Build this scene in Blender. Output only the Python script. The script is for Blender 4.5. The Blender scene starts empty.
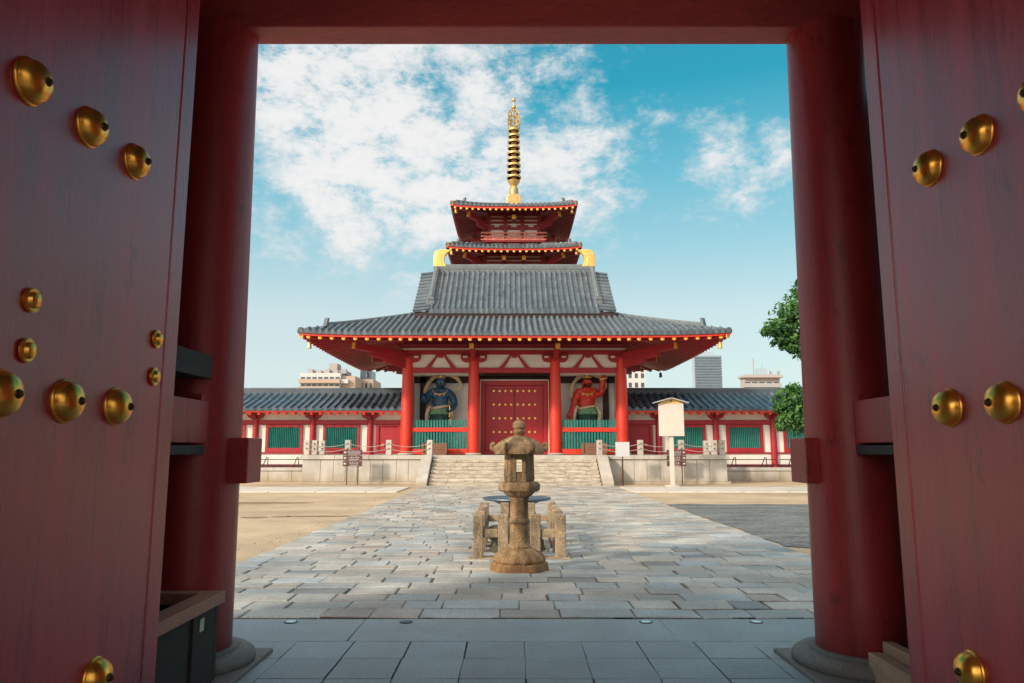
import bpy, bmesh, math, random
from mathutils import Vector, Matrix, noise as mnoise
random.seed(7)
R = math.radians
PI = math.pi
scene = bpy.context.scene
COL = scene.collection
ORG = {}

# ------------------------------------------------------------------ materials
def _n(nt, t, **kw):
    n = nt.nodes.new(t)
    for k, v in kw.items():
        setattr(n, k, v)
    return n

def mat(name, col, rough=.6, metal=0., dark=.55, scale=3., amt=.5, bump=.15, bscale=30., fine=.25,
        stretch=(1, 1, 1), attr=None, spec=.5, coat=0., dirt_z=None, rvar=.15, ramp=(.35, .7), scuff=0.):
    """Principled paint / stone: two noise octaves of tone, roughness variation and a bump."""
    m = bpy.data.materials.new(name)
    m.use_nodes = True
    nt = m.node_tree
    L = nt.links.new
    b = nt.nodes['Principled BSDF']
    tc = _n(nt, 'ShaderNodeTexCoord')
    mp = _n(nt, 'ShaderNodeMapping')
    mp.inputs['Scale'].default_value = stretch
    geo = _n(nt, 'ShaderNodeNewGeometry')
    L(geo.outputs['Position'], mp.inputs['Vector'])
    n1 = _n(nt, 'ShaderNodeTexNoise'); n1.inputs['Scale'].default_value = scale
    n1.inputs['Detail'].default_value = 6; n1.inputs['Roughness'].default_value = .62
    L(mp.outputs[0], n1.inputs['Vector'])
    r1 = _n(nt, 'ShaderNodeValToRGB')
    r1.color_ramp.elements[0].position, r1.color_ramp.elements[1].position = ramp
    L(n1.outputs['Fac'], r1.inputs['Fac'])
    n2 = _n(nt, 'ShaderNodeTexNoise'); n2.inputs['Scale'].default_value = bscale
    n2.inputs['Detail'].default_value = 4
    L(mp.outputs[0], n2.inputs['Vector'])
    base = _n(nt, 'ShaderNodeMix', data_type='RGBA')
    base.inputs[6].default_value = tuple(c * dark for c in col) + (1,)
    base.inputs[7].default_value = tuple(min(1, c * (1 + (1 - dark) * .25)) for c in col) + (1,)
    fm = _n(nt, 'ShaderNodeMapRange'); fm.inputs['To Min'].default_value = 1 - amt
    L(r1.outputs['Color'], fm.inputs['Value'])
    L(fm.outputs[0], base.inputs[0])
    out = base.outputs[2]
    fr = _n(nt, 'ShaderNodeMapRange')
    fr.inputs['From Min'].default_value = .25; fr.inputs['From Max'].default_value = .75
    fr.inputs['To Min'].default_value = 1 - fine; fr.inputs['To Max'].default_value = 1 + fine * .6
    L(n2.outputs['Fac'], fr.inputs['Value'])
    mul = _n(nt, 'ShaderNodeMix', data_type='RGBA', blend_type='MULTIPLY'); mul.inputs[0].default_value = 1
    L(out, mul.inputs[6]); L(fr.outputs[0], mul.inputs[7]); out = mul.outputs[2]
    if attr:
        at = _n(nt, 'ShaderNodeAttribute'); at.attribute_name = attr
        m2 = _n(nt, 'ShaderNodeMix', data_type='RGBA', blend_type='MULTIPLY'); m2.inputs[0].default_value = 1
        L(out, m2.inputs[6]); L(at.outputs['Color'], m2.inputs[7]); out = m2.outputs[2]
    if dirt_z:
        sep = _n(nt, 'ShaderNodeSeparateXYZ'); L(geo.outputs['Position'], sep.inputs[0])
        dz = _n(nt, 'ShaderNodeMapRange'); dz.inputs['From Min'].default_value = dirt_z[0]; dz.inputs['From Max'].default_value = dirt_z[1]
        ad = _n(nt, 'ShaderNodeMath', operation='MULTIPLY_ADD'); ad.inputs[1].default_value = .8; ad.inputs[2].default_value = -.4
        L(n1.outputs['Fac'], ad.inputs[0])
        a2 = _n(nt, 'ShaderNodeMath', operation='ADD'); L(sep.outputs['Z'], a2.inputs[0]); L(ad.outputs[0], a2.inputs[1])
        L(a2.outputs[0], dz.inputs['Value'])
        m3 = _n(nt, 'ShaderNodeMix', data_type='RGBA')
        m3.inputs[6].default_value = tuple(dirt_z[2]) + (1,)
        L(dz.outputs[0], m3.inputs[0]); L(out, m3.inputs[7]); out = m3.outputs[2]
    if scuff:
        mp2 = _n(nt, 'ShaderNodeMapping'); mp2.inputs['Scale'].default_value = (1, 1, .45)
        L(geo.outputs['Position'], mp2.inputs['Vector'])
        for (sc_, lo, hi, colr, fac) in ((7., .60, .66, tuple(c * .30 for c in col), .75), (16., .655, .70, tuple(c * .7 + .16 for c in col), .55), (1.1, .50, .72, tuple(c * .55 + .02 for c in col), .6)):
            n3 = _n(nt, 'ShaderNodeTexNoise'); n3.inputs['Scale'].default_value = sc_; n3.inputs['Detail'].default_value = 8; n3.inputs['Roughness'].default_value = .7
            L(mp2.outputs[0], n3.inputs['Vector'])
            r3 = _n(nt, 'ShaderNodeMapRange'); r3.inputs['From Min'].default_value = lo; r3.inputs['From Max'].default_value = hi; r3.inputs['To Max'].default_value = fac * scuff
            L(n3.outputs['Fac'], r3.inputs['Value'])
            m4 = _n(nt, 'ShaderNodeMix', data_type='RGBA'); m4.inputs[7].default_value = colr + (1,)
            L(r3.outputs[0], m4.inputs[0]); L(out, m4.inputs[6]); out = m4.outputs[2]
    L(out, b.inputs['Base Color'])
    rr = _n(nt, 'ShaderNodeMapRange'); rr.inputs['To Min'].default_value = max(.03, rough - rvar); rr.inputs['To Max'].default_value = min(1, rough + rvar)
    L(n1.outputs['Fac'], rr.inputs['Value']); L(rr.outputs[0], b.inputs['Roughness'])
    b.inputs['Metallic'].default_value = metal
    b.inputs['Specular IOR Level'].default_value = spec
    if coat: b.inputs['Coat Weight'].default_value = coat; b.inputs['Coat Roughness'].default_value = .32
    if bump:
        bp = _n(nt, 'ShaderNodeBump'); bp.inputs['Strength'].default_value = bump; bp.inputs['Distance'].default_value = .02
        L(n2.outputs['Fac'], bp.inputs['Height']); L(bp.outputs[0], b.inputs['Normal'])
    return m

M = {}
M['door'] = mat('door lacquer', (.50, .040, .054), .30, dark=.58, scale=2.2, amt=.7, bump=.05, bscale=26, fine=.12, stretch=(3.2, 3.2, .22), rvar=.16, scuff=.7, coat=.25, dirt_z=(-.25, .55, (.09, .022, .022)), ramp=(.36, .62))
M['pillar'] = mat('pillar lacquer', (.42, .036, .038), .42, dark=.6, scale=2.0, amt=.6, bump=.08, bscale=30, fine=.22, scuff=.9, stretch=(3, 3, .3), dirt_z=(-.15, .6, (.10, .022, .02)), ramp=(.36, .64))
M['lintel'] = mat('lintel paint', (.58, .085, .088), .5, dark=.6, scale=2.0, amt=.6, bump=.06, bscale=24, stretch=(.4, 2, 2))
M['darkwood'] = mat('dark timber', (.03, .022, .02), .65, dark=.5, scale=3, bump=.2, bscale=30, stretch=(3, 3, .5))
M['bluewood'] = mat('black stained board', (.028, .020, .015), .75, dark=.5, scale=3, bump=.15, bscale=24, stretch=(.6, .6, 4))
M['rimwood'] = mat('worn rim timber', (.46, .20, .13), .6, dark=.5, scale=5, bump=.2, bscale=40, stretch=(4, .8, 4))
M['palewood'] = mat('pale sill timber', (.50, .30, .20), .7, dark=.5, scale=5, bump=.3, bscale=40, stretch=(5, .6, 5))
M['brass'] = mat('gilt brass', (1.0, .46, .075), .30, metal=.9, dark=.75, scale=6, amt=.5, bump=.02, bscale=40, fine=.06)
M['brassnib'] = mat('blackened brass', (.10, .055, .02), .45, metal=.7, bump=.1)
M['gold'] = mat('gold leaf', (.86, .54, .16), .36, metal=.7, dark=.7, scale=2, bump=.05)
M['agedgold'] = mat('aged gilding', (.66, .42, .16), .42, metal=.6, dark=.5, scale=2.5, bump=.05)
M['goldpaint'] = mat('gold rafter caps', (.90, .46, .07), .45, metal=.25, dark=.8, scale=2, bump=0)
M['plinth'] = mat('pillar base stone', (.16, .15, .14), .6, dark=.55, scale=5, bump=.3, bscale=70, fine=.4)
M['floortile'] = mat('blue grey floor tile', (.27, .325, .35), .5, dark=.7, scale=2.3, amt=.7, bump=.12, bscale=70, fine=.25, attr='Col')
M['grout'] = mat('floor joint', (.06, .065, .065), .9, bump=.3, bscale=80)
M['pavestone'] = mat('path stone', (.455, .45, .435), .52, dark=.55, scale=1.0, amt=.85, bump=.35, bscale=38, fine=.32, attr='Col')
M['pavejoint'] = mat('path joint soil', (.30, .22, .13), .95, dark=.4, scale=6, amt=.9, bump=.5, bscale=50)
M['sand'] = mat('raked sand', (.52, .385, .25), .95, dark=.6, scale=.45, amt=.85, bump=.35, bscale=26, fine=.2)
M['greypatch'] = mat('dark gravel and shadow patch', (.20, .21, .205), .9, dark=.38, scale=1.3, amt=.9, bump=.8, bscale=22, fine=.8, stretch=(.6, 1.6, 1))
M['pebble'] = mat('pebble', (.38, .33, .27), .85, bump=0, attr='Col')
M['damp'] = mat('damp sand', (.30, .19, .10), .7, dark=.6, scale=3, amt=.7, bump=.2)
M['concrete'] = mat('pale kerb strip', (.60, .55, .48), .85, dark=.7, scale=1.2, amt=.7, bump=.3, bscale=40)
M['granite'] = mat('pale granite', (.53, .49, .435), .8, dark=.62, scale=1.1, amt=.8, bump=.25, bscale=35, fine=.22, stretch=(1, 1, .5), dirt_z=(-.15, .5, (.33, .25, .16)))
M['step'] = mat('worn step stone', (.66, .58, .47), .85, dark=.5, scale=3.5, amt=.85, bump=.35, bscale=26, fine=.3)
M['stepface'] = mat('stained riser stone', (.58, .50, .40), .85, dark=.40, scale=3.0, amt=.85, bump=.3, bscale=22, fine=.3, stretch=(1, 1, 5))
M['verm'] = mat('vermilion paint', (.70, .036, .014), .42, dark=.72, scale=1.2, amt=.6, bump=.05, bscale=20, fine=.1, stretch=(1, 1, .5))
M['red'] = mat('dark red paint', (.36, .011, .020), .5, dark=.7, scale=1.5, amt=.6, bump=.05, bscale=20, fine=.12)
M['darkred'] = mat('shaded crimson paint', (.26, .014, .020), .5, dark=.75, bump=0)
M['doorred'] = mat('dark crimson door paint', (.40, .010, .018), .45, dark=.75, scale=1.5, bump=.04)
M['railpaint'] = mat('faded vermilion rail', (.72, .20, .15), .6, dark=.8, bump=0)
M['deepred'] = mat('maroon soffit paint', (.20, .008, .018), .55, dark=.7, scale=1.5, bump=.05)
M['plaster'] = mat('white plaster', (.76, .71, .65), .85, dark=.82, scale=1.2, amt=.7, bump=.06, bscale=20, fine=.08)
M['bayplaster'] = mat('brightened bay plaster', (.90, .88, .85), .85, dark=.9, bump=0, fine=.05)  # plaster colour lightened to make up for weak light in the statue bays
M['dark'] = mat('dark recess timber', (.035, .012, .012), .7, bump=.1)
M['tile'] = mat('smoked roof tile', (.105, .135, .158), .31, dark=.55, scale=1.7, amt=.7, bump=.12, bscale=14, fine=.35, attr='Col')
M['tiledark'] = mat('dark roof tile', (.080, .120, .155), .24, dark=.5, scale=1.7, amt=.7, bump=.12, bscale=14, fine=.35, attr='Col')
M['ridge'] = mat('ridge tile', (.15, .17, .18), .5, dark=.5, scale=2.5, bump=.15, bscale=18, fine=.4)
M['ridgedark'] = mat('dark ridge tile', (.085, .105, .125), .4, dark=.5, scale=2.5, bump=.15, bscale=18, fine=.4)
M['green'] = mat('green lattice paint', (.018, .20, .17), .5, dark=.6, scale=3, amt=.7, bump=.05)
M['greendark'] = mat('green shutter paint', (.010, .115, .10), .5, dark=.6, scale=3, amt=.7, bump=.05)
M['lantern'] = mat('weathered lantern stone', (.42, .26, .13), .85, dark=.20, scale=6.5, amt=.95, bump=.4, bscale=95, fine=.8, stretch=(1, 1, .55), dirt_z=(-.1, .35, (.22, .10, .035)))
M['fencestone'] = mat('brown fence stone', (.45, .33, .21), .85, dark=.34, scale=5.5, amt=.95, bump=.35, bscale=95, fine=.7, stretch=(1, 1, .55))
M['bronze'] = mat('blue grey bronze', (.10, .13, .16), .45, metal=.3, dark=.6, bump=.1)
M['rock'] = mat('mossy rock', (.09, .075, .04), .9, dark=.35, scale=5, amt=.9, bump=.8, bscale=25, fine=.5)
M['iron'] = mat('brown iron', (.085, .032, .028), .6, bump=.1)
M['blackiron'] = mat('black iron', (.02, .014, .014), .5, bump=.1)
M['signbrown'] = mat('brown sign enamel', (.115, .040, .032), .5, bump=.02)
M['signwhite'] = mat('white enamel', (.52, .52, .54), .5, dark=.92, bump=0, fine=.04)
M['signcream'] = mat('bleached board', (.62, .53, .47), .7, dark=.9, scale=1.5, bump=.05, fine=.08)
M['yellowwood'] = mat('new cedar', (.72, .42, .12), .6, dark=.75, scale=3, bump=.1)
M['greyroof'] = mat('sheet roof', (.38, .38, .39), .5, dark=.7, bump=.05)
M['boxwood'] = mat('offertory box wood', (.22, .105, .06), .65, dark=.5, scale=4, bump=.2, bscale=30, stretch=(.6, 3, 3))
M['rope'] = mat('white rope', (.50, .43, .38), .9, bump=.2)
M['niored'] = mat('red statue lacquer', (.74, .04, .022), .42, dark=.35, scale=7, amt=.9, bump=.9, bscale=9)
M['nioblue'] = mat('dark blue statue lacquer', (.02, .10, .22), .4, dark=.3, scale=7, amt=.9, bump=.9, bscale=9)
M['cloth'] = mat('green statue cloth', (.16, .33, .18), .7, dark=.5, scale=5, bump=.2)
M['clothdark'] = mat('dark teal statue cloth', (.012, .060, .050), .7, dark=.5, scale=5, bump=.2)
M['scarf'] = mat('tan scarf', (.70, .52, .35), .7, dark=.6, scale=4, bump=.1)
M['bark'] = mat('bark', (.10, .07, .05), .9, dark=.5, scale=6, bump=.6, bscale=20, stretch=(2, 2, .5))
M['bldtan'] = mat('tan brick cladding', (.44, .34, .27), .8, dark=.8, scale=.2, bump=0, fine=.06)
M['bldwhite'] = mat('white render', (.56, .54, .53), .8, dark=.85, scale=.2, bump=0, fine=.05)
M['bldgrey'] = mat('grey panel', (.36, .35, .35), .7, dark=.8, scale=.2, bump=0, fine=.05)
M['bldblue'] = mat('blue grey panel', (.36, .43, .49), .6, dark=.85, scale=.1, bump=0, fine=.05)
M['bldpink'] = mat('pinkish grey render', (.42, .36, .34), .8, dark=.8, scale=.2, bump=0, fine=.05)
M['bldglass'] = mat('banded glass', (.13, .17, .21), .3, dark=.8, scale=.2, bump=0)
M['window'] = mat('window glass', (.05, .075, .10), .25, dark=.6, scale=.3, bump=0, spec=.6)
M['lens'] = mat('floor light lens', (.55, .78, .95), .25, dark=.85, bump=0)
M['sticker'] = mat('pale green paper', (.62, .66, .40), .7, bump=0)

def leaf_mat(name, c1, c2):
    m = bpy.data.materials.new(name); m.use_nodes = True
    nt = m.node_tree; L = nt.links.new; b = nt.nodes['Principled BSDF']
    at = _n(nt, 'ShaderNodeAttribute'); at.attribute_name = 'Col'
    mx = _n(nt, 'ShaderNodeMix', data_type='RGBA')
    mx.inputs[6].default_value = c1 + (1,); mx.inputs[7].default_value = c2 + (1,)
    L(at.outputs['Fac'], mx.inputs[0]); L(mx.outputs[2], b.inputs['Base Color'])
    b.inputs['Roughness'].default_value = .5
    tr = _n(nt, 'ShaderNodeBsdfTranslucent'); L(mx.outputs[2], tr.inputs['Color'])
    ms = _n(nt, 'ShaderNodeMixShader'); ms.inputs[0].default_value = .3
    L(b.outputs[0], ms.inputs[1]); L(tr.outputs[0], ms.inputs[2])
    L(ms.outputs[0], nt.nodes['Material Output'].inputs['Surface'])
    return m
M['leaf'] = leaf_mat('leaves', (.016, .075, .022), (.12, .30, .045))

# ------------------------------------------------------------------ objects
def tag(o, label=None, cat=None, group=None, kind=None):
    if label: o['label'] = label
    if cat: o['category'] = cat
    if group: o['group'] = group
    if kind: o['kind'] = kind
    return o

def thing(name, loc, label, cat, group=None):
    o = bpy.data.objects.new(name, None); COL.objects.link(o)
    o.location = loc; o.empty_display_size = .2
    ORG[o.name] = Vector(loc)
    return tag(o, label, cat, group)

def copy_tree(o, parent=None):
    c = o.copy(); COL.objects.link(c)
    if parent is not None:
        c.parent = parent
    for ch in [x for x in bpy.data.objects if x.parent == o]:
        copy_tree(ch, c)
    return c

def root_origin(p):
    while p.parent is not None: p = p.parent
    return ORG.get(p.name, Vector(p.location))

class MB:
    def __init__(s): s.v = []; s.f = []; s.c = []
    def add(s, vs, fs, col=None):
        k = len(s.v); s.v += [tuple(v) for v in vs]
        for f in fs: s.f.append(tuple(i + k for i in f)); s.c.append(col)
        return s
    def box(s, x0, x1, y0, y1, z0, z1, col=None):
        vs = [(x, y, z) for z in (z0, z1) for y in (y0, y1) for x in (x0, x1)]
        return s.add(vs, [(0, 2, 3, 1), (4, 5, 7, 6), (0, 1, 5, 4), (2, 6, 7, 3), (0, 4, 6, 2), (1, 3, 7, 5)], col)
    def beam(s, a, b, w, h, up=(0, 0, 1)):
        a, b = Vector(a), Vector(b); d = (b - a).normalized(); up = Vector(up)
        sx = d.cross(up).normalized(); uz = sx.cross(d).normalized()
        vs = [p + sx * (i * w / 2) + uz * (j * h / 2) for p in (a, b) for i, j in ((-1, -1), (1, -1), (1, 1), (-1, 1))]
        return s.add(vs, [(0, 1, 2, 3), (7, 6, 5, 4), (0, 4, 5, 1), (1, 5, 6, 2), (2, 6, 7, 3), (3, 7, 4, 0)])
    def prism(s, pts, axis, a, b):
        """pts: outline in the two other axes, extruded along axis from a to b"""
        def mk(p, t):
            return {'x': (t, p[0], p[1]), 'y': (p[0], t, p[1]), 'z': (p[0], p[1], t)}[axis]
        n = len(pts)
        vs = [mk(p, a) for p in pts] + [mk(p, b) for p in pts]
        fs = [tuple(range(n)), tuple(range(2 * n - 1, n - 1, -1))]
        fs += [(i, i + n, (i + 1) % n + n, (i + 1) % n) for i in range(n)]
        return s.add(vs, fs)
    def lathe(s, prof, c=(0, 0, 0), n=32, mtx=None, rot=0., wob=None):
        vs = []; fs = []
        for (r, z) in prof:
            for i in range(n):
                a = 2 * PI * i / n + rot
                rr = r * (wob(i, z) if wob else 1)
                p = Vector((rr * math.cos(a), rr * math.sin(a), z))
                if mtx is not None: p = mtx @ p
                vs.append(p + Vector(c))
        m = len(prof)
        for j in range(m - 1):
            for i in range(n):
                k = (i + 1) % n
                fs.append((j * n + i, j * n + k, (j + 1) * n + k, (j + 1) * n + i))
        fs.append(tuple(range(n - 1, -1, -1))); fs.append(tuple((m - 1) * n + i for i in range(n)))
        return s.add(vs, fs)
    def tube(s, path, r, n=10):
        path = [Vector(p) for p in path]; m = len(path)
        rs = r if isinstance(r, (list, tuple)) else [r] * m
        vs = []; fs = []; prev = None
        for j, p in enumerate(path):
            d = (path[min(j + 1, m - 1)] - path[max(j - 1, 0)]).normalized()
            if prev is None:
                ref = Vector((0, 0, 1)) if abs(d.z) < .9 else Vector((1, 0, 0))
            else: ref = prev
            sx = (ref - d * ref.dot(d)).normalized(); prev = sx; sy = d.cross(sx)
            for i in range(n):
                a = 2 * PI * i / n
                vs.append(p + (sx * math.cos(a) + sy * math.sin(a)) * rs[j])
        for j in range(m - 1):
            for i in range(n):
                k = (i + 1) % n
                fs.append((j * n + i, j * n + k, (j + 1) * n + k, (j + 1) * n + i))
        fs.append(tuple(range(n - 1, -1, -1))); fs.append(tuple((m - 1) * n + i for i in range(n)))
        return s.add(vs, fs)
    def build(s, name, m, parent=None, bevel=0., smooth=None, seg=2, origin=None, fixn=True):
        me = bpy.data.meshes.new(name)
        o0 = Vector((0, 0, 0))
        if origin is not None: o0 = Vector(origin)
        elif parent is not None: o0 = root_origin(parent)
        me.from_pydata([tuple(Vector(v) - o0) for v in s.v], [], s.f)
        if any(c is not None for c in s.c):
            ca = me.color_attributes.new('Col', 'FLOAT_COLOR', 'CORNER')
            k = 0
            for p, c in zip(me.polygons, s.c):
                c = c or (1, 1, 1)
                for li in p.loop_indices: ca.data[li].color = (*c, 1)
        if fixn:
            bm = bmesh.new(); bm.from_mesh(me)
            bmesh.ops.recalc_face_normals(bm, faces=bm.faces)
            bm.to_mesh(me); bm.free()
        if smooth is not None:
            for p in me.polygons: p.use_smooth = True
            me.set_sharp_from_angle(angle=R(smooth))
        me.materials.append(M[m] if isinstance(m, str) else m)
        o = bpy.data.objects.new(name, me); COL.objects.link(o)
        if parent is not None:
            o.parent = parent
        elif origin is not None:
            o.location = origin
            ORG[o.name] = Vector(origin)
        if bevel:
            b = o.modifiers.new('bevel', 'BEVEL'); b.width = bevel; b.segments = seg
            b.limit_method = 'ANGLE'; b.angle_limit = R(40)
        return o

def struct(mb, name, m, **k):
    o = mb.build(name, m, **k); o['kind'] = 'structure'; return o

# ------------------------------------------------------------------ camera
CAMX, CAMZ = -.12, 1.5
F = 735.
cam = bpy.data.cameras.new('camera'); co = bpy.data.objects.new('camera', cam); COL.objects.link(co)
cam.sensor_fit = 'HORIZONTAL'; cam.sensor_width = 36; cam.lens = F / 1024 * 36
co.location = (CAMX, 0, CAMZ); co.rotation_euler = (R(90 + 8.397), 0, 0)
cam.clip_start = .05; cam.clip_end = 4000
scene.camera = co
scene.view_settings.view_transform = 'Standard'
scene.view_settings.look = 'None'
scene.view_settings.exposure = 0

# ------------------------------------------------------------------ light and sky
SUN_EL, SUN_AZ = R(25), R(230)          # azimuth clockwise from +Y : behind the camera, to the left
sd = Vector((math.sin(SUN_AZ) * math.cos(SUN_EL), math.cos(SUN_AZ) * math.cos(SUN_EL), math.sin(SUN_EL)))
sl = bpy.data.lights.new('sun', 'SUN'); so = bpy.data.objects.new('sun', sl); COL.objects.link(so)
sl.energy = 4.2; sl.angle = R(5); sl.color = (1, .87, .70)
so.rotation_euler = sd.to_track_quat('Z', 'Y').to_euler(); so.location = sd * 60

w = bpy.data.worlds.new('World'); scene.world = w; w.use_nodes = True
nt = w.node_tree; L = nt.links.new
bg = nt.nodes['Background']
sky = _n(nt, 'ShaderNodeTexSky', sky_type='NISHITA'); sky.sun_disc = False
sky.sun_elevation = SUN_EL; sky.sun_rotation = SUN_AZ
tc = _n(nt, 'ShaderNodeTexCoord')
sep = _n(nt, 'ShaderNodeSeparateXYZ'); L(tc.outputs['Generated'], sep.inputs[0])
def math_(op, a, b=None, c=None):
    n = _n(nt, 'ShaderNodeMath', operation=op)
    for i, x in enumerate((a, b, c)):
        if x is None: continue
        if isinstance(x, (int, float)): n.inputs[i].default_value = x
        else: L(x, n.inputs[i])
    return n.outputs[0]
def sstep(x, a, b):
    n = _n(nt, 'ShaderNodeMapRange', interpolation_type='SMOOTHSTEP')
    n.inputs['From Min'].default_value = a; n.inputs['From Max'].default_value = b
    L(x, n.inputs['Value']); return n.outputs[0]
# teal grading of the physical sky, hazier to the horizon
tint = _n(nt, 'ShaderNodeMix', data_type='RGBA', blend_type='MULTIPLY'); tint.inputs[0].default_value = 1
L(sky.outputs[0], tint.inputs[6]); tint.inputs[7].default_value = (.40, 1.40, 1.15, 1)
ramp = _n(nt, 'ShaderNodeValToRGB')
els = ramp.color_ramp.elements
els[0].position = 0.0; els[0].color = (8.0, 8.4, 8.6, 1)
els[1].position = 1.0; els[1].color = (.3, 2.4, 4.0, 1)
for p_, c_ in ((.10, (8.2, 8.6, 8.8, 1)), (.18, (7.2, 8.2, 8.6, 1)), (.27, (4.1, 6.9, 8.0, 1)), (.36, (1.9, 5.6, 7.2, 1)), (.46, (.3, 3.9, 5.7, 1)), (.60, (.4, 3.2, 4.9, 1))):
    e = els.new(p_); e.color = c_
L(sep.outputs['Z'], ramp.inputs[0])
base = _n(nt, 'ShaderNodeMix', data_type='RGBA'); base.inputs[0].default_value = .80
L(tint.outputs[2], base.inputs[6]); L(ramp.outputs[0], base.inputs[7])
# clouds, in sky directions
mp = _n(nt, 'ShaderNodeMapping'); mp.inputs['Scale'].default_value = (1, 1, 1.7)
mp.inputs['Location'].default_value = (1.3, .4, 2.2)
L(tc.outputs['Generated'], mp.inputs[0])
def nz(scale, det, rgh, dist=0.):
    n = _n(nt, 'ShaderNodeTexNoise'); n.inputs['Scale'].default_value = scale; n.inputs['Detail'].default_value = det
    n.inputs['Roughness'].default_value = rgh; n.inputs['Distortion'].default_value = dist
    L(mp.outputs[0], n.inputs['Vector']); return n.outputs['Fac']
big = nz(4.2, 12, .60, .2); fin = nz(17, 12, .70, .1)
def blob(d, r0, r1):
    d = Vector(d).normalized()
    n = _n(nt, 'ShaderNodeVectorMath', operation='DOT_PRODUCT'); n.inputs[1].default_value = d
    L(tc.outputs['Generated'], n.inputs[0])
    return sstep(n.outputs['Value'], math.cos(r1), math.cos(r0))
def pixdir(px, py):
    p = R(8.397); c, s = math.cos(p), math.sin(p)
    x = (px - 512) / F; v = (341.5 - py) / F
    return (x, c - v * s, s + v * c)
b1 = blob(pixdir(395, 110), .05, .33)
b1b = blob(pixdir(530, 165), .02, .24)
b2 = blob(pixdir(735, 165), .0, .13)
b3 = blob((-.2, -1, .5), .5, 1.25)  # unseen cloud bank behind the camera, added as a soft key light
b4 = blob(pixdir(200, 330), .0, .30)
m_ = math_('MAXIMUM', math_('MULTIPLY', b1, .205), math_('MULTIPLY', b1b, .22))
m_ = math_('MAXIMUM', m_, math_('MULTIPLY', b2, .115))
m_ = math_('MAXIMUM', m_, math_('MULTIPLY', b3, .34))
m_ = math_('MAXIMUM', m_, math_('MULTIPLY', b4, .06))
b5 = blob((0, -.15, 1), .35, .95)  # unseen overhead cloud, added for neutral ambient light
m_ = math_('MAXIMUM', m_, math_('MULTIPLY', b5, .36))
dens = math_('ADD', math_('ADD', math_('MULTIPLY', big, .58), math_('MULTIPLY', fin, .48)), m_)
cov = math_('MULTIPLY', sstep(dens, .615, .80), sstep(fin, .22, .52))
up = sstep(sep.outputs['Z'], -.02, .06)
cov = math_('MULTIPLY', math_('MULTIPLY', cov, up), .94)
ccol = _n(nt, 'ShaderNodeMix', data_type='RGBA')
ccol.inputs[6].default_value = (7.3, 7.7, 8.0, 1); ccol.inputs[7].default_value = (9.3, 9.1, 8.95, 1)
L(sstep(dens, .66, .86), ccol.inputs[0])
fillglow = math_('MAXIMUM', blob(sd, .1, 1.25), math_('MULTIPLY', b5, .75))  # extra cloud brightness round the sun and zenith, added as fill light
hot = _n(nt, 'ShaderNodeMix', data_type='RGBA'); L(fillglow, hot.inputs[0]); L(ccol.outputs[2], hot.inputs[6]); hot.inputs[7].default_value = (25., 23., 20.5, 1)
fincol = _n(nt, 'ShaderNodeMix', data_type='RGBA')
L(cov, fincol.inputs[0]); L(base.outputs[2], fincol.inputs[6]); L(hot.outputs[2], fincol.inputs[7])
L(fincol.outputs[2], bg.inputs['Color']); bg.inputs['Strength'].default_value = .10

# ------------------------------------------------------------------ ground
g = MB(); g.add([(-600, -300, 0), (600, -300, 0), (600, 1500, 0), (-600, 1500, 0)], [(0, 1, 2, 3)])
struct(g, 'sand_ground', 'sand')
def jrand(a, b): return random.uniform(a, b)

def slab(mb, x0, x1, y0, y1, z, col, ch=.012, tilt=.004, h=.05):
    dx, dy = jrand(-tilt, tilt), jrand(-tilt, tilt)
    zz = lambda x, y: z + dx * (1 if x > (x0 + x1) / 2 else -1) + dy * (1 if y > (y0 + y1) / 2 else -1)
    q = [(x0, y0), (x1, y0), (x1, y1), (x0, y1)]
    q = [(x + jrand(-.006, .006), y + jrand(-.006, .006)) for x, y in q]
    cx, cy = (x0 + x1) / 2, (y0 + y1) / 2
    ins = [(x + ch * (1 if x < cx else -1), y + ch * (1 if y < cy else -1)) for x, y in q]
    vs = [(x, y, z - h) for x, y in q] + [(x, y, zz(x, y) - ch * .6) for x, y in q] + [(x, y, zz(x, y)) for x, y in ins]
    fs = [(8, 9, 10, 11)]
    for i in range(4):
        j = (i + 1) % 4
        fs += [(i, j, j + 4, i + 4), (i + 4, j + 4, j + 8, i + 8)]
    mb.add(vs, fs, col)

PX0, PX1 = -3.72, 4.08
jb = MB(); jb.add([(PX0 - .02, 6.78, .006), (PX1 + .02, 6.78, .006), (PX1 + .02, 31.2, .006), (PX0 - .02, 31.2, .006)], [(0, 1, 2, 3)])
struct(jb, 'path_joint_soil', 'pavejoint')
pv = MB(); y = 6.80
palette = [(.90, .97, 1.02), (1.0, 1.0, .97), (1.10, .99, .89), (.83, .91, .98), (1.12, 1.08, 1.03), (1.05, .93, .86), (.78, .83, .87), (1.0, .97, .93), (1.12, 1.09, 1.04), (.94, .90, .86)]
while y < 31.0:
    d = jrand(.25, .38) if y > 7.2 else .36
    x = PX0 + jrand(-.02, .02)
    while x < PX1 - .02:
        wd = jrand(.32, .74)
        x1 = min(x + wd, PX1 + jrand(-.02, .02))
        if PX1 - x1 < .25: x1 = PX1 + jrand(-.02, .02)
        c = random.choice(palette); k = jrand(.80, 1.08)
        if random.random() < .06: k *= .72
        warm = min(1, max(0, (y - 10) / 14))
        c = tuple(ch * k * (1 + warm * w_) for ch, w_ in zip(c, (.10, .05, -.02)))
        gp = jrand(.004, .013) if random.random() > .08 else .03
        slab(pv, x + gp, x1 - .004, y + jrand(.004, .013), y + d - .003, .034 + jrand(-.007, .007), c, ch=.012)
        x = x1
    y += d
struct(pv, 'stone_path', 'pavestone', smooth=None, fixn=False)

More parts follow.
